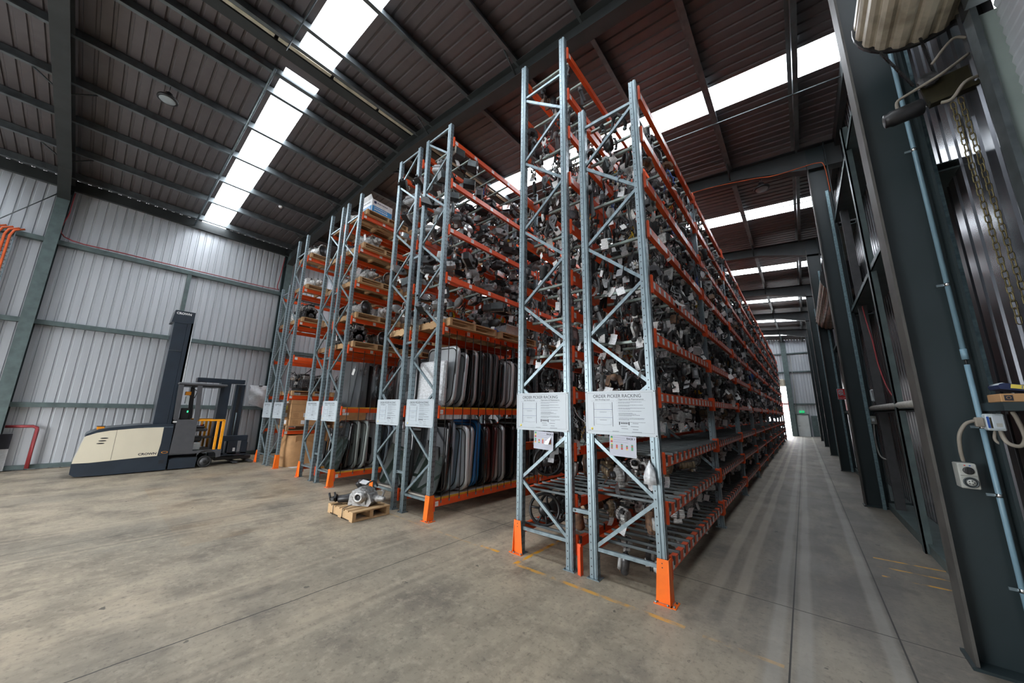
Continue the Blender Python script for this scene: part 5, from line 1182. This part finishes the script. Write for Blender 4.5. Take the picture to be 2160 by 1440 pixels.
# --- carton rack: brown cartons and the big bin
pallet(-12.44, 3.72, 1.022, .98, 1.2, 'wooden pallet under the stacked brown cartons', 7, 'pine_old')
cz = 1.166
for k, (h, dx, w_, lb) in enumerate(((.20, .0, .86, 'bottom'), (.21, .01, .84, 'second'), (.20, -.01, .85, 'third'), (.13, .02, .80, 'topmost'))):
    t = thing('carton', '%s brown carton of the stack beside the order picker truck' % lb, 'box', (-12.38 + dx, 3.80, cz)); m = MB(); m.box(0, w_, 0, .95, 0, h - .003, 'cardboard', bev=.006); m.build('box_body', t)
    m = MB(); m.box(w_, w_ + .002, .3 + .05 * k, .5 + .05 * k, .04, h - .05, 'paper'); m.box(w_ * .5, w_ * .5 + .16, -.002, 0, .04, h - .05, 'yellow_print' if k == 2 else 'paper'); m.build('shipping_label', t)
    if k < 2:
        m = MB()
        for j in range(9): m.box(w_ * .12 + j * .016, w_ * .12 + j * .016 + .006, -.002, 0, .03, h - .05, 'cardboard_dark'); m.box(w_, w_ + .002, .08 + j * .016, .086 + j * .016, .03, h - .05, 'cardboard_dark')
        m.build('printed_stripes', t)
    cz += h
t = thing('carton', 'plain brown carton standing behind the stacked cartons', 'box', (-12.42, 5.1, 1.166)); pallet(-12.44, 5.05, 1.022, .98, 1.2, 'wooden pallet behind the stacked brown cartons')
m = MB(); m.box(0, .9, 0, 1.0, 0, .62, 'cardboard_dark', bev=.01); m.build('box_body', t); m = MB(); m.box(.9, .902, .2, .4, .3, .45, 'paper'); m.build('shipping_label', t)
t = thing('cardboard_bin', 'large sagging brown cardboard bin on the floor under the stacked cartons', 'cardboard bin', (-11.95, 4.32, .0)); m = MB(); vs = []; fs = []; n = 28; r2 = random.Random(8)
for i in range(8):
    u = i / 7
    for k in range(n):
        a = 2 * PI * k / n; c, s = math.cos(a), math.sin(a); q = 1 / max(abs(c), abs(s)) ** .75
        bul = .05 * math.sin(u * PI) + .012 * math.sin(3 * a + 4 * u); vs.append(((.40 + bul) * c * q * .95 + .05 * u, (.50 + bul) * s * q * .95, .002 + .90 * u + .02 * math.sin(2 * a) * u))
for i in range(7):
    for k in range(n): a, b = i * n + k, i * n + (k + 1) % n; fs.append((a, b, b + n, a + n))
m.add(vs, fs, 'cardboard', True); m.add([(v[0] * .97, v[1] * .97, v[2]) for v in vs], [f[::-1] for f in fs], 'cardboard_dark', True); m.build('sleeve', t)
m = MB(); m.add([(-.42, -.5, .88), (-.05, -.52, .86), (-.08, -.42, .60), (-.40, -.40, .66)], [(0, 1, 2, 3), (3, 2, 1, 0)], 'cardboard_dark'); m.box(.36, .372, -.3, .35, .5, .9, 'cardboard_dark', T(0, 0, 0, 0, .1)); m.build('torn_flap', t)
m = MB(); m.box(-11.75, -11.35, 3.95, 4.9, .0, .004, 'paper', T(0, 0, 0)); tag(m.build('flattened_sheet'), 'pale flattened sheet on the floor beside the big cardboard bin', 'sheet')
# --- floor pallet with the axle drive
pallet(-6.24, 2.80, .001, .84, .62, 'pale new wooden pallet on the open floor carrying a differential', 6, 'pine')
t = thing('differential', 'grey cast differential with black shaft strapped to the floor pallet', 'differential', (-5.76, 3.13, .145), (0, 0, .5)); t.scale = (1.15, 1.15, 1.05)
m = MB(); M = T(.02, .0, .135)
m.lathe([(.05, -.16), (.10, -.14), (.125, -.06), (.14, .0), (.13, .07), (.10, .13), (.06, .15)], 'cast_alu', 24, M @ Matrix.Rotation(PI / 2, 4, 'X'), teeth=-.03)
for k in range(9): m.box(-.10, .12, -.12 + k * .028, -.112 + k * .028, .03, .22, 'cast_alu', bev=.004)
m.prism([(-.16, 0), (.16, 0), (.20, .06), (.16, .17), (.05, .25), (-.06, .24), (-.14, .16)], -.10, .10, 1, 'cast_alu'); m.build('main_case', t)
m = MB(); M = T(.04, -.155, .14, PI / 2); m.lathe([(.075, -.03), (.075, .015), (.06, .03), (.045, .03), (.045, .0)], 'cast_alu_light', 24, M, cap=False); m.lathe([(.043, 0), (.043, .012)], 'black', 18, M); m.lathe([(.03, .01), (.03, .016)], 'dark_metal', 14, M); m.build('output_flange', t)
m = MB(); m.lathe([(.07, 0), (.075, .03), (.06, .10), (.055, .20), (.03, .22)], 'black', 16, T(-.14, 0, .09, 0, -PI / 2 - .1, .35)); m.torus(.045, .014, 'black', 16, 6, T(-.36, -.09, .09, 0, PI / 2, .35)); m.box(-.42, -.34, -.16, -.03, .06, .11, 'black', bev=.01)
for (x, y) in ((-.40, -.15), (-.40, -.04), (-.44, -.1)): m.tube([(x, y, .07), (x - .03, y, .16)], .014, 'black', 6)
m.build('shaft_coupling', t)
m = MB(); m.lathe([(.05, 0), (.045, .04), (.055, .05), (.03, .14), (.035, .16), (.02, .17)], 'cast_alu', 14, T(.18, .0, .10, 0, PI / 2)); m.tube([(.3, .0, .10), (.31, .03, .20), (.29, .0, .22)], .018, 'cast_alu', 7); m.build('mounting_arm', t)
m = MB(); m.lathe([(.055, 0), (.06, .01), (.06, .10), (.05, .12)], 'black', 16, T(-.05, .06, .23, .3, -.5)); m.box(-.10, .02, .0, .10, .27, .36, 'black', bev=.01); m.box(-.06, .05, -.02, .06, .355, .37, 'paper', T(0, 0, 0, .3, .2)); m.tube([(.02, .05, .3), (.10, .1, .34), (.16, .1, .25)], .012, 'rubber', 6); m.build('actuator_motor', t)
for (x, lb) in ((-6.02, 'left'), (-5.70, 'right')):
    m = MB(); m.tube([(x, 2.785, .01), (x, 2.785, .15), (x + .02, 2.92, .155 if x < -5.9 else .19)], .006, 'black', 5); tag(m.build('strap'), '%s black strap over the front of the floor pallet' % lb, 'strap')
# --- car doors, bonnets and glass standing in the shelves
def outline(W, H, rs, n=5):
    P = []; cs = ((W, 0, -PI / 2), (W, H, 0), (0, H, PI / 2), (0, 0, PI))
    for (x, z, a0), r in zip(cs, rs):
        cx = x - r if x else r; cz = z - r if z else r
        for k in range(n + 1): a = a0 + PI / 2 * k / n; P.append((cx + r * math.cos(a), cz + r * math.sin(a)))
    return P
def door_parts(paint, W, H, style=0):
    k = ('door', paint, round(W, 2), round(H, 2), style)
    if k in MESHES: return MESHES[k]
    P = outline(W, H, (.20, .14, .10, .08)); c = (W / 2, H / 2); skin = MB(); n = len(P)
    def ring(s, y): return [(c[0] + (x - c[0]) * s, y, c[1] + (z - c[1]) * s) for x, z in P]
    R_ = [ring(.86, -.012), ring(.95, -.012), ring(.99, -.002), ring(1., .02), ring(.99, .055), ring(.90, .075), ring(.5, .085)]; vs = sum(R_, []); fs = [tuple(range(n))]
    for i in range(len(R_) - 1):
        for j in range(n): a, b = i * n + j, i * n + (j + 1) % n; fs.append((a, a + n, b + n, b))
    fs.append(tuple((len(R_) - 1) * n + j for j in range(n - 1, -1, -1))); skin.add(vs, fs, paint, True)
    seal = MB(); q = ring(.90, -.018); seal.tube(q + [q[0], q[1]], .009, 'rubber', 5, False)
    trim = MB(); z0 = H * .12
    if style == 0:
        trim.prism([(W * .2, z0), (W * .72, z0), (W * .8, z0 + .2), (W * .74, H * .62), (W * .3, H * .66), (W * .18, H * .4)], -.03, -.012, 1, 'black'); trim.lathe([(.09, 0), (.09, .012), (.07, .02)], 'charcoal', 18, T(W * .68, -.03, H * .2, PI / 2)); trim.tube([(W * .35, -.03, H * .7), (W * .5, -.035, H * .5), (W * .45, -.035, H * .3)], .012, 'black', 5)
    else:
        for (x, z, r) in ((.3, .3, .05), (.6, .25, .07), (.5, .55, .045), (.75, .5, .03), (.35, .6, .035)): trim.lathe([(r, 0), (r, .003)], 'black', 14, T(W * x, -.012, H * z, PI / 2))
        trim.box(W * .25, W * .8, -.015, -.012, H * .72, H * .80, 'black')
    MESHES[k] = (('door_skin', skin), ('rubber_seal', seal), ('inner_trim', trim)); return MESHES[k]
CN = {'car_bluesilver': 'pale blue', 'car_pale': 'off-white', 'car_grey': 'grey', 'car_silver': 'silver', 'car_blue': 'bright blue', 'car_black': 'black', 'car_maroon': 'maroon', 'car_primer': 'grey green'}
r4 = random.Random(21)
def doors(rk, b, z, paints, nm, W=.80, H=1.08, y0=.25, dy=.13):
    t, xr, xl = RACKS[rk]; bn = ('front', 'second', 'third', 'fourth')[b]; cnt = {}
    for i, p in enumerate(paints):
        w_ = W * r4.uniform(.92, 1.04); h = H * r4.uniform(.92, 1.03); y = Y0 + b * BAY + y0 + dy * i
        if y > Y0 + (b + 1) * BAY - .15: break
        cnt[p] = cnt.get(p, 0) + 1; row = 'lower' if z < 1 else 'upper'
        d = thing('car_door_assembly', '%s car door in %s row of %s, %s bay' % (CN[p], row, nm, bn), 'car door', (xr - w_ - r4.uniform(-.02, .05), y, z + .032), (r4.uniform(-.10, .02), 0, r4.uniform(-.05, .10)), 'car doors in the %s row of the %s, %s bay, %s' % (row, nm, bn, CN[p]))
        for n_, m_ in door_parts(p, round(w_, 1), round(h, 1), i % 2): obj(n_, mdata(m_, n_), d)
B, S, P_, G, K_, Mr, L_ = 'car_blue', 'car_silver', 'car_pale', 'car_grey', 'car_black', 'car_maroon', 'car_bluesilver'
doors('R3', 0, .285, [K_, L_, L_, P_, S, B, B, K_, Mr, Mr, S, S, K_, K_, K_, G, K_, K_, S], 'car door rack', .80, 1.16)
doors('R3', 0, 1.70, [S, G, S, K_, K_, S, K_, K_, G, G, K_, S, P_, K_, S, K_, G, K_], 'car door rack', .80, 1.08)
for b in (1, 2):
    doors('R3', b, .285, [r4.choice([K_, K_, S, G, P_, B, Mr, S, L_]) for _ in range(18)], 'car door rack', .80, 1.12)
    doors('R3', b, 1.70, [r4.choice([K_, K_, S, G, K_, S]) for _ in range(18)], 'car door rack', .80, 1.08)
doors('R4', 0, .285, [G, 'car_primer', K_, K_, G, K_, S, K_, G, K_], 'rack beside loaded floor pallet', .76, 1.0, .3, .25)
doors('R4', 0, 1.70, [G, K_, K_, G, K_, K_, G, K_], 'rack beside loaded floor pallet', .76, 1.0, .3, .3)
doors('R5', 0, .27, [K_, 'car_primer', 'car_primer', P_, P_, K_, L_, L_, K_, S, K_, G, K_, S, K_, K_], 'gearbox rack', .80, 1.1, .3, .15)
doors('R5', 1, .27, [r4.choice([K_, S, G, P_]) for _ in range(14)], 'gearbox rack', .80, 1.1, .3, .17)
doors('R6', 0, .27, [K_, G, K_, G, K_, K_], 'rack behind gearbox rack', .76, 1.0, .3, .4)
def bonnets(rk, b, z, n, nm, mats, H=1.15):
    t, xr, xl = RACKS[rk]
    for i in range(n):
        mt = mats[i % len(mats)]; m = MB(); W = .82; vs = []; fs = []; a_, b_ = 9, 7
        for u in range(a_):
            for v in range(b_):
                x = W * u / (a_ - 1); zz = H * v / (b_ - 1) * (1 - .10 * abs(u / (a_ - 1) - .3)); vs.append((x, .10 * math.sin(PI * u / (a_ - 1)) * (.3 + .7 * v / (b_ - 1)), zz))
        for u in range(a_ - 1):
            for v in range(b_ - 1): k = u * b_ + v; fs.append((k, k + b_, k + b_ + 1, k + 1))
        N = len(vs); m.add(vs + [(x, y + .012, zz) for x, y, zz in vs], fs + [tuple(N + q for q in f[::-1]) for f in fs], mt, True)
        key = ('bon', mt, round(H, 1))
        if key not in MESHES: MESHES[key] = m
        m = MESHES[key]; y = Y0 + b * BAY + .18 + i * (BAY - .5) / n
        o = obj('car_bonnet', mdata(m, 'car_bonnet'), None, (xr - W - .02 + r4.uniform(0, .05), y, z + .033), (r4.uniform(-.12, .02), 0, r4.uniform(-.06, .10))); tag(o, '%s car bonnet in the upper row of the %s, %s bay' % (CN[mt], nm, ('front', 'second')[b]), 'bonnet', 'bonnets in the upper row of the ' + nm)
        if i < 5: m2 = TAGM[i % 3]; obj('paper_tag', mdata(m2, 'paper_tag'), o, (W * .75, -.01 + .04, H * .8), (0, .3, 0), 1.4)
bonnets('R5', 0, 1.68, 11, 'gearbox rack', ['car_grey', 'car_silver', 'car_grey', 'car_black', 'car_black', 'car_black']); bonnets('R5', 1, 1.68, 8, 'gearbox rack', ['car_black', 'car_grey'])
def leaning(x, y, z, W, H, tilt, mat, label, rz=0.):
    m = MB(); P = outline(W, H, (.12, .2, .2, .12)); m.prism(P, 0, .008, 1, mat); m2 = MB(); q = [(x_, -.002, z_) for x_, z_ in P]; m2.tube(q + [q[0]], .007, 'rubber', 5, False)
    t = thing('car_window_glass', label, 'car glass', (x, y, z), (tilt, 0, rz)); m.build('glass_pane', t); m2.build('rubber_edge', t)
leaning(-5.36, 3.72, .33, .72, .95, -.28, 'green_glass', 'large dark tinted glass leaning at the near end of the car door rack')
leaning(-5.30, 3.86, .33, .70, .85, -.22, 'car_black', 'second dark glass leaning behind the first in the car door rack')
leaning(-6.34, 3.72, .33, .70, .80, -.30, 'green_glass', 'dark tinted glass leaning at the near end beside the loaded floor pallet', .06)
leaning(-8.80, 3.74, .31, .70, .75, -.30, 'green_glass', 'dark tinted glass leaning at the near end of the gearbox rack')
t = thing('wrapped_panel', 'car panel wrapped in clear plastic film in the upper row of the car door rack', 'panel', (-5.36, 3.74, 1.735), (-.05, 0, .05)); m = MB(); m.box(0, .70, 0, .10, 0, .80, 'poly_film', bev=.03); m.build('film', t)
# cords in front of the doors
def cords(rk, b, n, ztop, zbot, where):
    t, xr, xl = RACKS[rk]
    k0 = ('cord', round(ztop - zbot, 2))
    if k0 not in MESHES:
        m = MB(); L = ztop - zbot; m.tube([(0, 0, 0), (0, 0, -L)], .0075, 'black', 5, True); m.tube([(0, 0, 0), (-.02, 0, .02), (-.045, 0, .0)], .006, 'black', 5); m.box(-.008, .008, -.008, .008, -L - .0, -L + .035, 'galv'); MESHES[k0] = m
    for i in range(n):
        y = Y0 + b * BAY + .17 + (BAY - .3) * i / (n - 1); o = obj('elastic_cord', mdata(MESHES[k0], 'elastic_cord'), None, (xr + .022, y + r4.uniform(-.015, .015), ztop), (0, 0, 0)); tag(o, 'thin black vertical cord in front of the %s' % where, 'cord', 'black cords in front of the ' + where)
cords('R3', 0, 14, 3.06, .24, 'car doors of the front bay'); cords('R3', 1, 12, 3.06, .24, 'car doors of the second bay'); cords('R5', 0, 10, 3.05, .22, 'lower rows of the gearbox rack')
# --- third level of the car door rack: pallets with odds and ends
for k in range(2): pallet(-5.51, Y0 + .10 + k * 1.33, 3.112, 1.0, 1.2, 'wooden pallet, %s one above the upper car doors' % ('near', 'far')[k], 7, 'pine_mid')
for k in range(2): pallet(-5.51, Y0 + BAY + .10 + k * 1.33, 3.112, 1.0, 1.2, 'wooden pallet, %s one above the doors of the second bay' % ('near', 'far')[k], 7, 'pine_mid')
for k in range(2): pallet(-6.49, Y0 + .10 + k * 1.33, 3.112, 1.0, 1.2, 'wooden pallet, %s one on third level of rack beside loaded floor pallet' % ('near', 'far')[k], 7, 'pine')
zp = 3.112 + .144
t = thing('plastic_tub', 'grey white plastic tub at the far end of the level above the car doors', 'tub', (-4.93, 5.72, zp)); m = MB(); m.prism([(-.22, 0), (.22, 0), (.27, .24), (.25, .24), (.20, .015), (-.20, .015), (-.25, .24), (-.27, .24)], -.30, .30, 1, 'pale_plastic'); m.box(-.22, .22, -.30, -.29, 0.0, .23, 'pale_plastic'); m.box(-.22, .22, .29, .30, 0, .23, 'pale_plastic'); m.build('tub_body', t); m = MB(); m.box(-.28, -.255, -.31, .31, .225, .245, 'pale_plastic'); m.box(.255, .28, -.31, .31, .225, .245, 'pale_plastic'); m.build('rim', t)
def sack(x, y, z, sx_, sy_, h, mat, label, name='folded_bag', cat='bag'):
    m = MB(); n = 12; vs = [(0, 0, h)]; fs = []
    for i in range(4):
        q = (.35, .7, .95, 1.)[i]
        for k in range(n): a = 2 * PI * k / n; c, s = math.cos(a), math.sin(a); e = 1 / max(abs(c), abs(s)) ** .6; rr = q * (1 + r4.uniform(-.06, .06)); vs.append((sx_ * c * e * rr, sy_ * s * e * rr, h * (.97, .85, .5, 0.)[i] * (1 + r4.uniform(-.1, .1))))
    for k in range(n): fs.append((0, 1 + k, 1 + (k + 1) % n))
    for i in range(3):
        for k in range(n): a, b = 1 + i * n + k, 1 + i * n + (k + 1) % n; fs.append((a, a + n, b + n, b))
    fs.append(tuple(1 + 3 * n + k for k in range(n - 1, -1, -1))); m.add(vs, fs, mat, True); o = m.build(name); o.location = (x, y, z); tag(o, label, cat)
sack(-4.86, 5.10, zp, .16, .24, .13, 'blue', 'bright blue bag beside the white tub above the car doors')
sack(-4.86, 4.20, zp, .14, .20, .12, 'navy', 'dark blue folded bag near the front of the level above the car doors')
for i, (y, c, lb) in enumerate(((3.85, 'pale_plastic', 'pale plastic trim piece at the very front of the level above the car doors'), (4.45, 'paper', 'white paper bundle behind the dark blue folded bag'), (4.75, 'black', 'black trim bundle in the middle of the level above the car doors'), (3.98, 'white', 'white box beside the front upright above the car doors'))):
    sack(-4.90 - .02 * i, y, zp + .0, .15, .13, .09 + .02 * (i % 2), c, lb, 'trim_bundle', 'bundle')
m = MB(); m.lathe([(.14, 0), (.15, .02), (.15, .07), (.12, .09), (.08, .15), (.06, .16)], 'galv_dark', 20); o = m.build('speaker_cone'); o.location = (-4.84, 4.92, zp); tag(o, 'round grey metal speaker cone lying above the car doors', 'speaker')
# ------------------------------------------------------------------ the order picker truck by the left wall
XF = -13.10; XB = -14.25
t = thing('order_picker_truck', 'cream and navy order picker truck with tall mast parked along the left wall', 'forklift', (XF, 0, 0))
def side(poly, mat, name, x0=XB - XF, x1=0., par=t, bev=0): m = MB(); m.prism(poly, x0, x1, 0, mat); return m.build(name, par)
side([(0.05, .035), (-.03, .10), (-.035, .33), (.22, .325), (.56, .345), (1.0, .375), (1.56, .40), (1.56, .03), (.5, .02)], 'truck_navy', 'lower_skirt')
side([(-.03, .335), (.02, .62), (.075, .94), (.24, 1.015), (.44, 1.06), (.9, 1.105), (1.37, 1.12), (1.375, .70), (1.35, .395), (1.0, .38), (.56, .35), (.22, .33)], 'truck_cream', 'body_panel', XB - XF + .01, .012)
side([(.06, .93), (.08, .99), (.25, 1.09), (.42, 1.13), (.9, 1.185), (1.2, 1.20), (1.55, 1.195), (1.55, 1.12), (1.36, 1.122), (.9, 1.11), (.44, 1.065), (.24, 1.02)], 'truck_navy', 'top_cover', XB - XF - .005, .005)
side([(1.36, .40), (1.376, .70), (1.372, 1.12), (1.56, 1.12), (1.56, .40)], 'truck_navy', 'rear_pillar', XB - XF, .008)
m = MB(); m.box(.012, .0135, .553, .557, .36, 1.07, 'ink'); m.box(.013, .016, 1.0, 1.55, 1.118, 1.128, 'galv') ; m.build('panel_gap', t)
m = MB()
for z in (.885, .825, .765): m.lathe([(.5, 0), (.5, .002)], 'black', 16, T(.0125, .375 - (.885 - z) * .35, z, 0, PI / 2) @ Matrix.Diagonal((.028, .13, 1, 1)))
m.build('vent_slots', t)
lettering('CROWN', .075, 'ink', t, (.0128, 1.00, .435), RIGHT, 'LEFT', 1.12, .0025, 'lettering')
m = MB(); m.lathe([(.5, 0), (.5, .002), (.40, .002), (.40, 0)], 'lamp_amber', 24, T(.0088, 1.48, .475, 0, PI / 2) @ Matrix.Diagonal((.055, .13, 1, 1)), cap=False); m.build('badge', t)
m = MB(); m.box(-.42, -.30, .22, .35, 1.08, 1.15, 'lamp_amber', bev=.01); m.box(-.43, -.29, .21, .36, 1.15, 1.162, 'truck_navy'); m.build('amber_beacon', t)
m = MB()
for k in range(4): m.box(.0, .004, 1.40, 1.50, .20 + k * .022, .21 + k * .022, 'black')
m.build('skirt_vents', t)
# mast
m = MB(); m.box(-.72, -.20, 1.16, 1.44, .9, 4.05, 'truck_navy', bev=.008); m.box(-.74, -.185, 1.17, 1.42, 3.18, 3.2, 'galv_dark'); m.build('mast_column', t)
m = MB()
for x in (-.68, -.20): m.box(x - .05, x, 1.44, 1.56, .5, 4.28, 'truck_navy'); m.box(x - .05, x, 1.52, 1.56, .5, 4.28, 'black')
m.build('mast_rail', t)
m = MB(); m.tube([(-.21, 1.58, 1.3), (-.19, 1.585, 2.6), (-.21, 1.575, 3.6)], .010, 'pale_plastic', 6); m.build('mast_hose', t)
m = MB(); m.prism([(1.10, 3.98), (1.14, 4.33), (1.56, 4.33), (1.56, 4.02), (1.42, 3.98)], -.74, -.185, 0, 'truck_navy'); mh = m.build('mast_head', t)
lettering('CROWN', .085, 'white', t, (-.1845, 1.165, 4.225), RIGHT, 'LEFT', .95, .003, 'lettering')
# operator cab
for x0, x1, nm in ((-.045, 0, 'near'), (XB - XF, XB - XF + .045, 'far')):
    m = MB(); arch = [(2.14 + .21 * (1 - math.cos(a)), .30 + .17 * math.sin(a)) for a in [PI * k / 10 for k in range(11)]]
    m.prism([(1.57, .42), (1.60, 1.31), (2.02, 1.31), (2.03, .47), (2.66, .47), (2.66, .27), (2.56, .25)] + arch[::-1] + [(2.14, .40)], x0, x1, 0, 'truck_grey'); m.build('cab_side_panel', t)
    m = MB(); m.prism([(1.52, 1.31), (1.49, 2.25), (1.60, 2.25), (1.62, 1.31)], x0, x1, 0, 'truck_grey'); m.prism([(1.94, 1.31), (1.89, 2.25), (1.99, 2.25), (2.05, 1.31)], x0, x1, 0, 'truck_grey'); m.build('roof_post', t)
m = MB(); m.box(XB - XF, .0, 1.48, 2.56, 2.255, 2.32, 'truck_grey', bev=.02); m.box(XB - XF + .1, -.1, 1.6, 2.45, 2.23, 2.255, 'black'); m.build('overhead_guard', t)
m = MB(); m.box(XB - XF + .05, -.05, 1.58, 2.62, .40, .46, 'truck_grey'); m.build('cab_floor', t)
m = MB(); m.box(.0, .006, 1.52, 1.60, 1.235, 1.275, 'pale_plastic'); m.build('data_plate', t)
m = MB(); m.box(-.70, -.15, 2.00, 2.30, .98, 1.06, 'charcoal', bev=.02); m.box(-.60, -.2, 2.05, 2.25, 1.06, 1.13, 'charcoal', bev=.03); m.lathe([(.028, 0), (.028, .03)], 'red', 12, T(-.25, 2.16, 1.13)); m.lathe([(.02, 0), (.02, .05)], 'black', 10, T(-.35, 2.22, 1.12)); m.build('control_console', t)
m = MB(); m.box(-.75, -.2, 2.02, 2.22, .70, .84, 'black', bev=.03); m.box(-.9, -.15, 2.0, 2.2, .47, .68, 'switch_white', bev=.02); m.build('seat', t)
m = MB(); m.box(-.45, -.30, 1.68, 1.86, 1.32, 1.62, 'black', bev=.01); m.box(-.305, -.295, 1.80, 1.83, 1.50, 1.55, 'green_led'); m.box(-.46, -.28, 1.70, 1.82, 1.98, 2.08, 'lamp_amber', bev=.01); m.box(-.44, -.30, 1.73, 1.80, 1.75, 1.95, 'switch_white'); m.tube([(-.35, 1.8, 2.2), (-.32, 1.95, 2.1), (-.3, 1.9, 1.9)], .012, 'black', 5); m.build('instrument_cluster', t)
for x in (-.06, XB - XF + .10):
    g = MB(); g.box(x - .03, x + .03, 2.02, 2.63, 1.265, 1.315, 'truck_orange', bev=.006); g.box(x - .03, x + .03, 2.585, 2.655, .47, 1.30, 'truck_orange', bev=.006); g.box(x - .022, x + .022, 2.465, 2.525, .47, 1.27, 'truck_orange', bev=.006); g.build('safety_gate', t)
g = MB(); g.box(-1.0, -.9, 2.35, 2.40, .5, 1.27, 'truck_orange', bev=.005); g.box(-.62, -.58, 2.2, 2.25, .5, 1.25, 'truck_orange', bev=.005); g.box(-1.0, -.1, 2.56, 2.60, 1.25, 1.29, 'truck_orange', bev=.005); g.box(-.9, -.2, 2.2, 2.6, .78, .81, 'black'); g.build('gate_bars', t)
m = MB(); m.prism([(1.60, .03), (1.60, .27), (1.66, .30), (2.16, .29), (2.14, .03)], -.22, .0, 0, 'truck_navy'); m.prism([(1.60, .03), (1.60, .27), (1.66, .30), (2.5, .29), (2.5, .03)], XB - XF, XB - XF + .2, 0, 'truck_navy'); m.build('outrigger', t)
for x in (-.02, XB - XF + .2):
    w_ = MB(); w_.lathe([(.12, -.09), (.155, -.085), (.158, -.01), (.15, .0), (.12, .004), (.115, -.006), (.05, -.008), (.04, .002)], 'rubber', 32, T(x, 2.335, .16, 0, PI / 2)); w_.lathe([(.112, -.004), (.112, .0)], 'charcoal', 28, T(x, 2.335, .16, 0, PI / 2)); w_.build('wheel', t)
# turret mast and forks
m = MB(); m.box(-.75, -.45, 1.92, 3.06, 2.38, 2.51, 'truck_navy', bev=.01); m.build('crosshead', t)
m = MB(); m.box(-.70, -.42, 2.47, 2.72, .25, 2.40, 'truck_navy', bev=.006); m.build('mast_column', t); m = MB(); m.box(-.70, -.50, 2.86, 3.10, .25, 2.36, 'truck_navy', bev=.006); m.box(-.495, -.47, 2.93, 3.0, .4, 2.3, 'black'); m.tube([(-.46, 2.97, .8), (-.46, 2.97, 1.5)], .016, 'galv', 8); m.build('mast_column', t)
m = MB(); m.box(-.44, -.36, 2.66, 3.34, .66, .82, 'truck_navy', bev=.01); m.box(-.44, -.36, 2.66, 2.78, .28, .66, 'truck_navy'); m.box(-.44, -.36, 2.88, 3.10, .28, .66, 'truck_navy'); m.box(-.44, -.36, 3.20, 3.34, .28, .66, 'truck_navy'); m.box(-.44, -.36, 2.66, 3.34, .24, .32, 'truck_navy'); m.box(-.36, -.355, 3.0, 3.06, .36, .46, 'paper'); m.build('fork_carriage', t)
for y in (3.03, 3.42):
    m = MB(); m.prism([(-1.10, .035), (-.20, .03), (-.20, .048), (-.40, .075), (-1.10, .075)], y, y + .11, 1, 'charcoal'); m.box(-1.10, -1.04, y, y + .11, .03, .55, 'charcoal'); m.build('fork', t)
m = MB(); m.box(-1.1, -.4, 2.6, 3.5, .12, .22, 'black', bev=.02); m.build('fork_base', t)
print('OBJECTS', len(bpy.data.objects), 'MESHES', len(bpy.data.meshes))
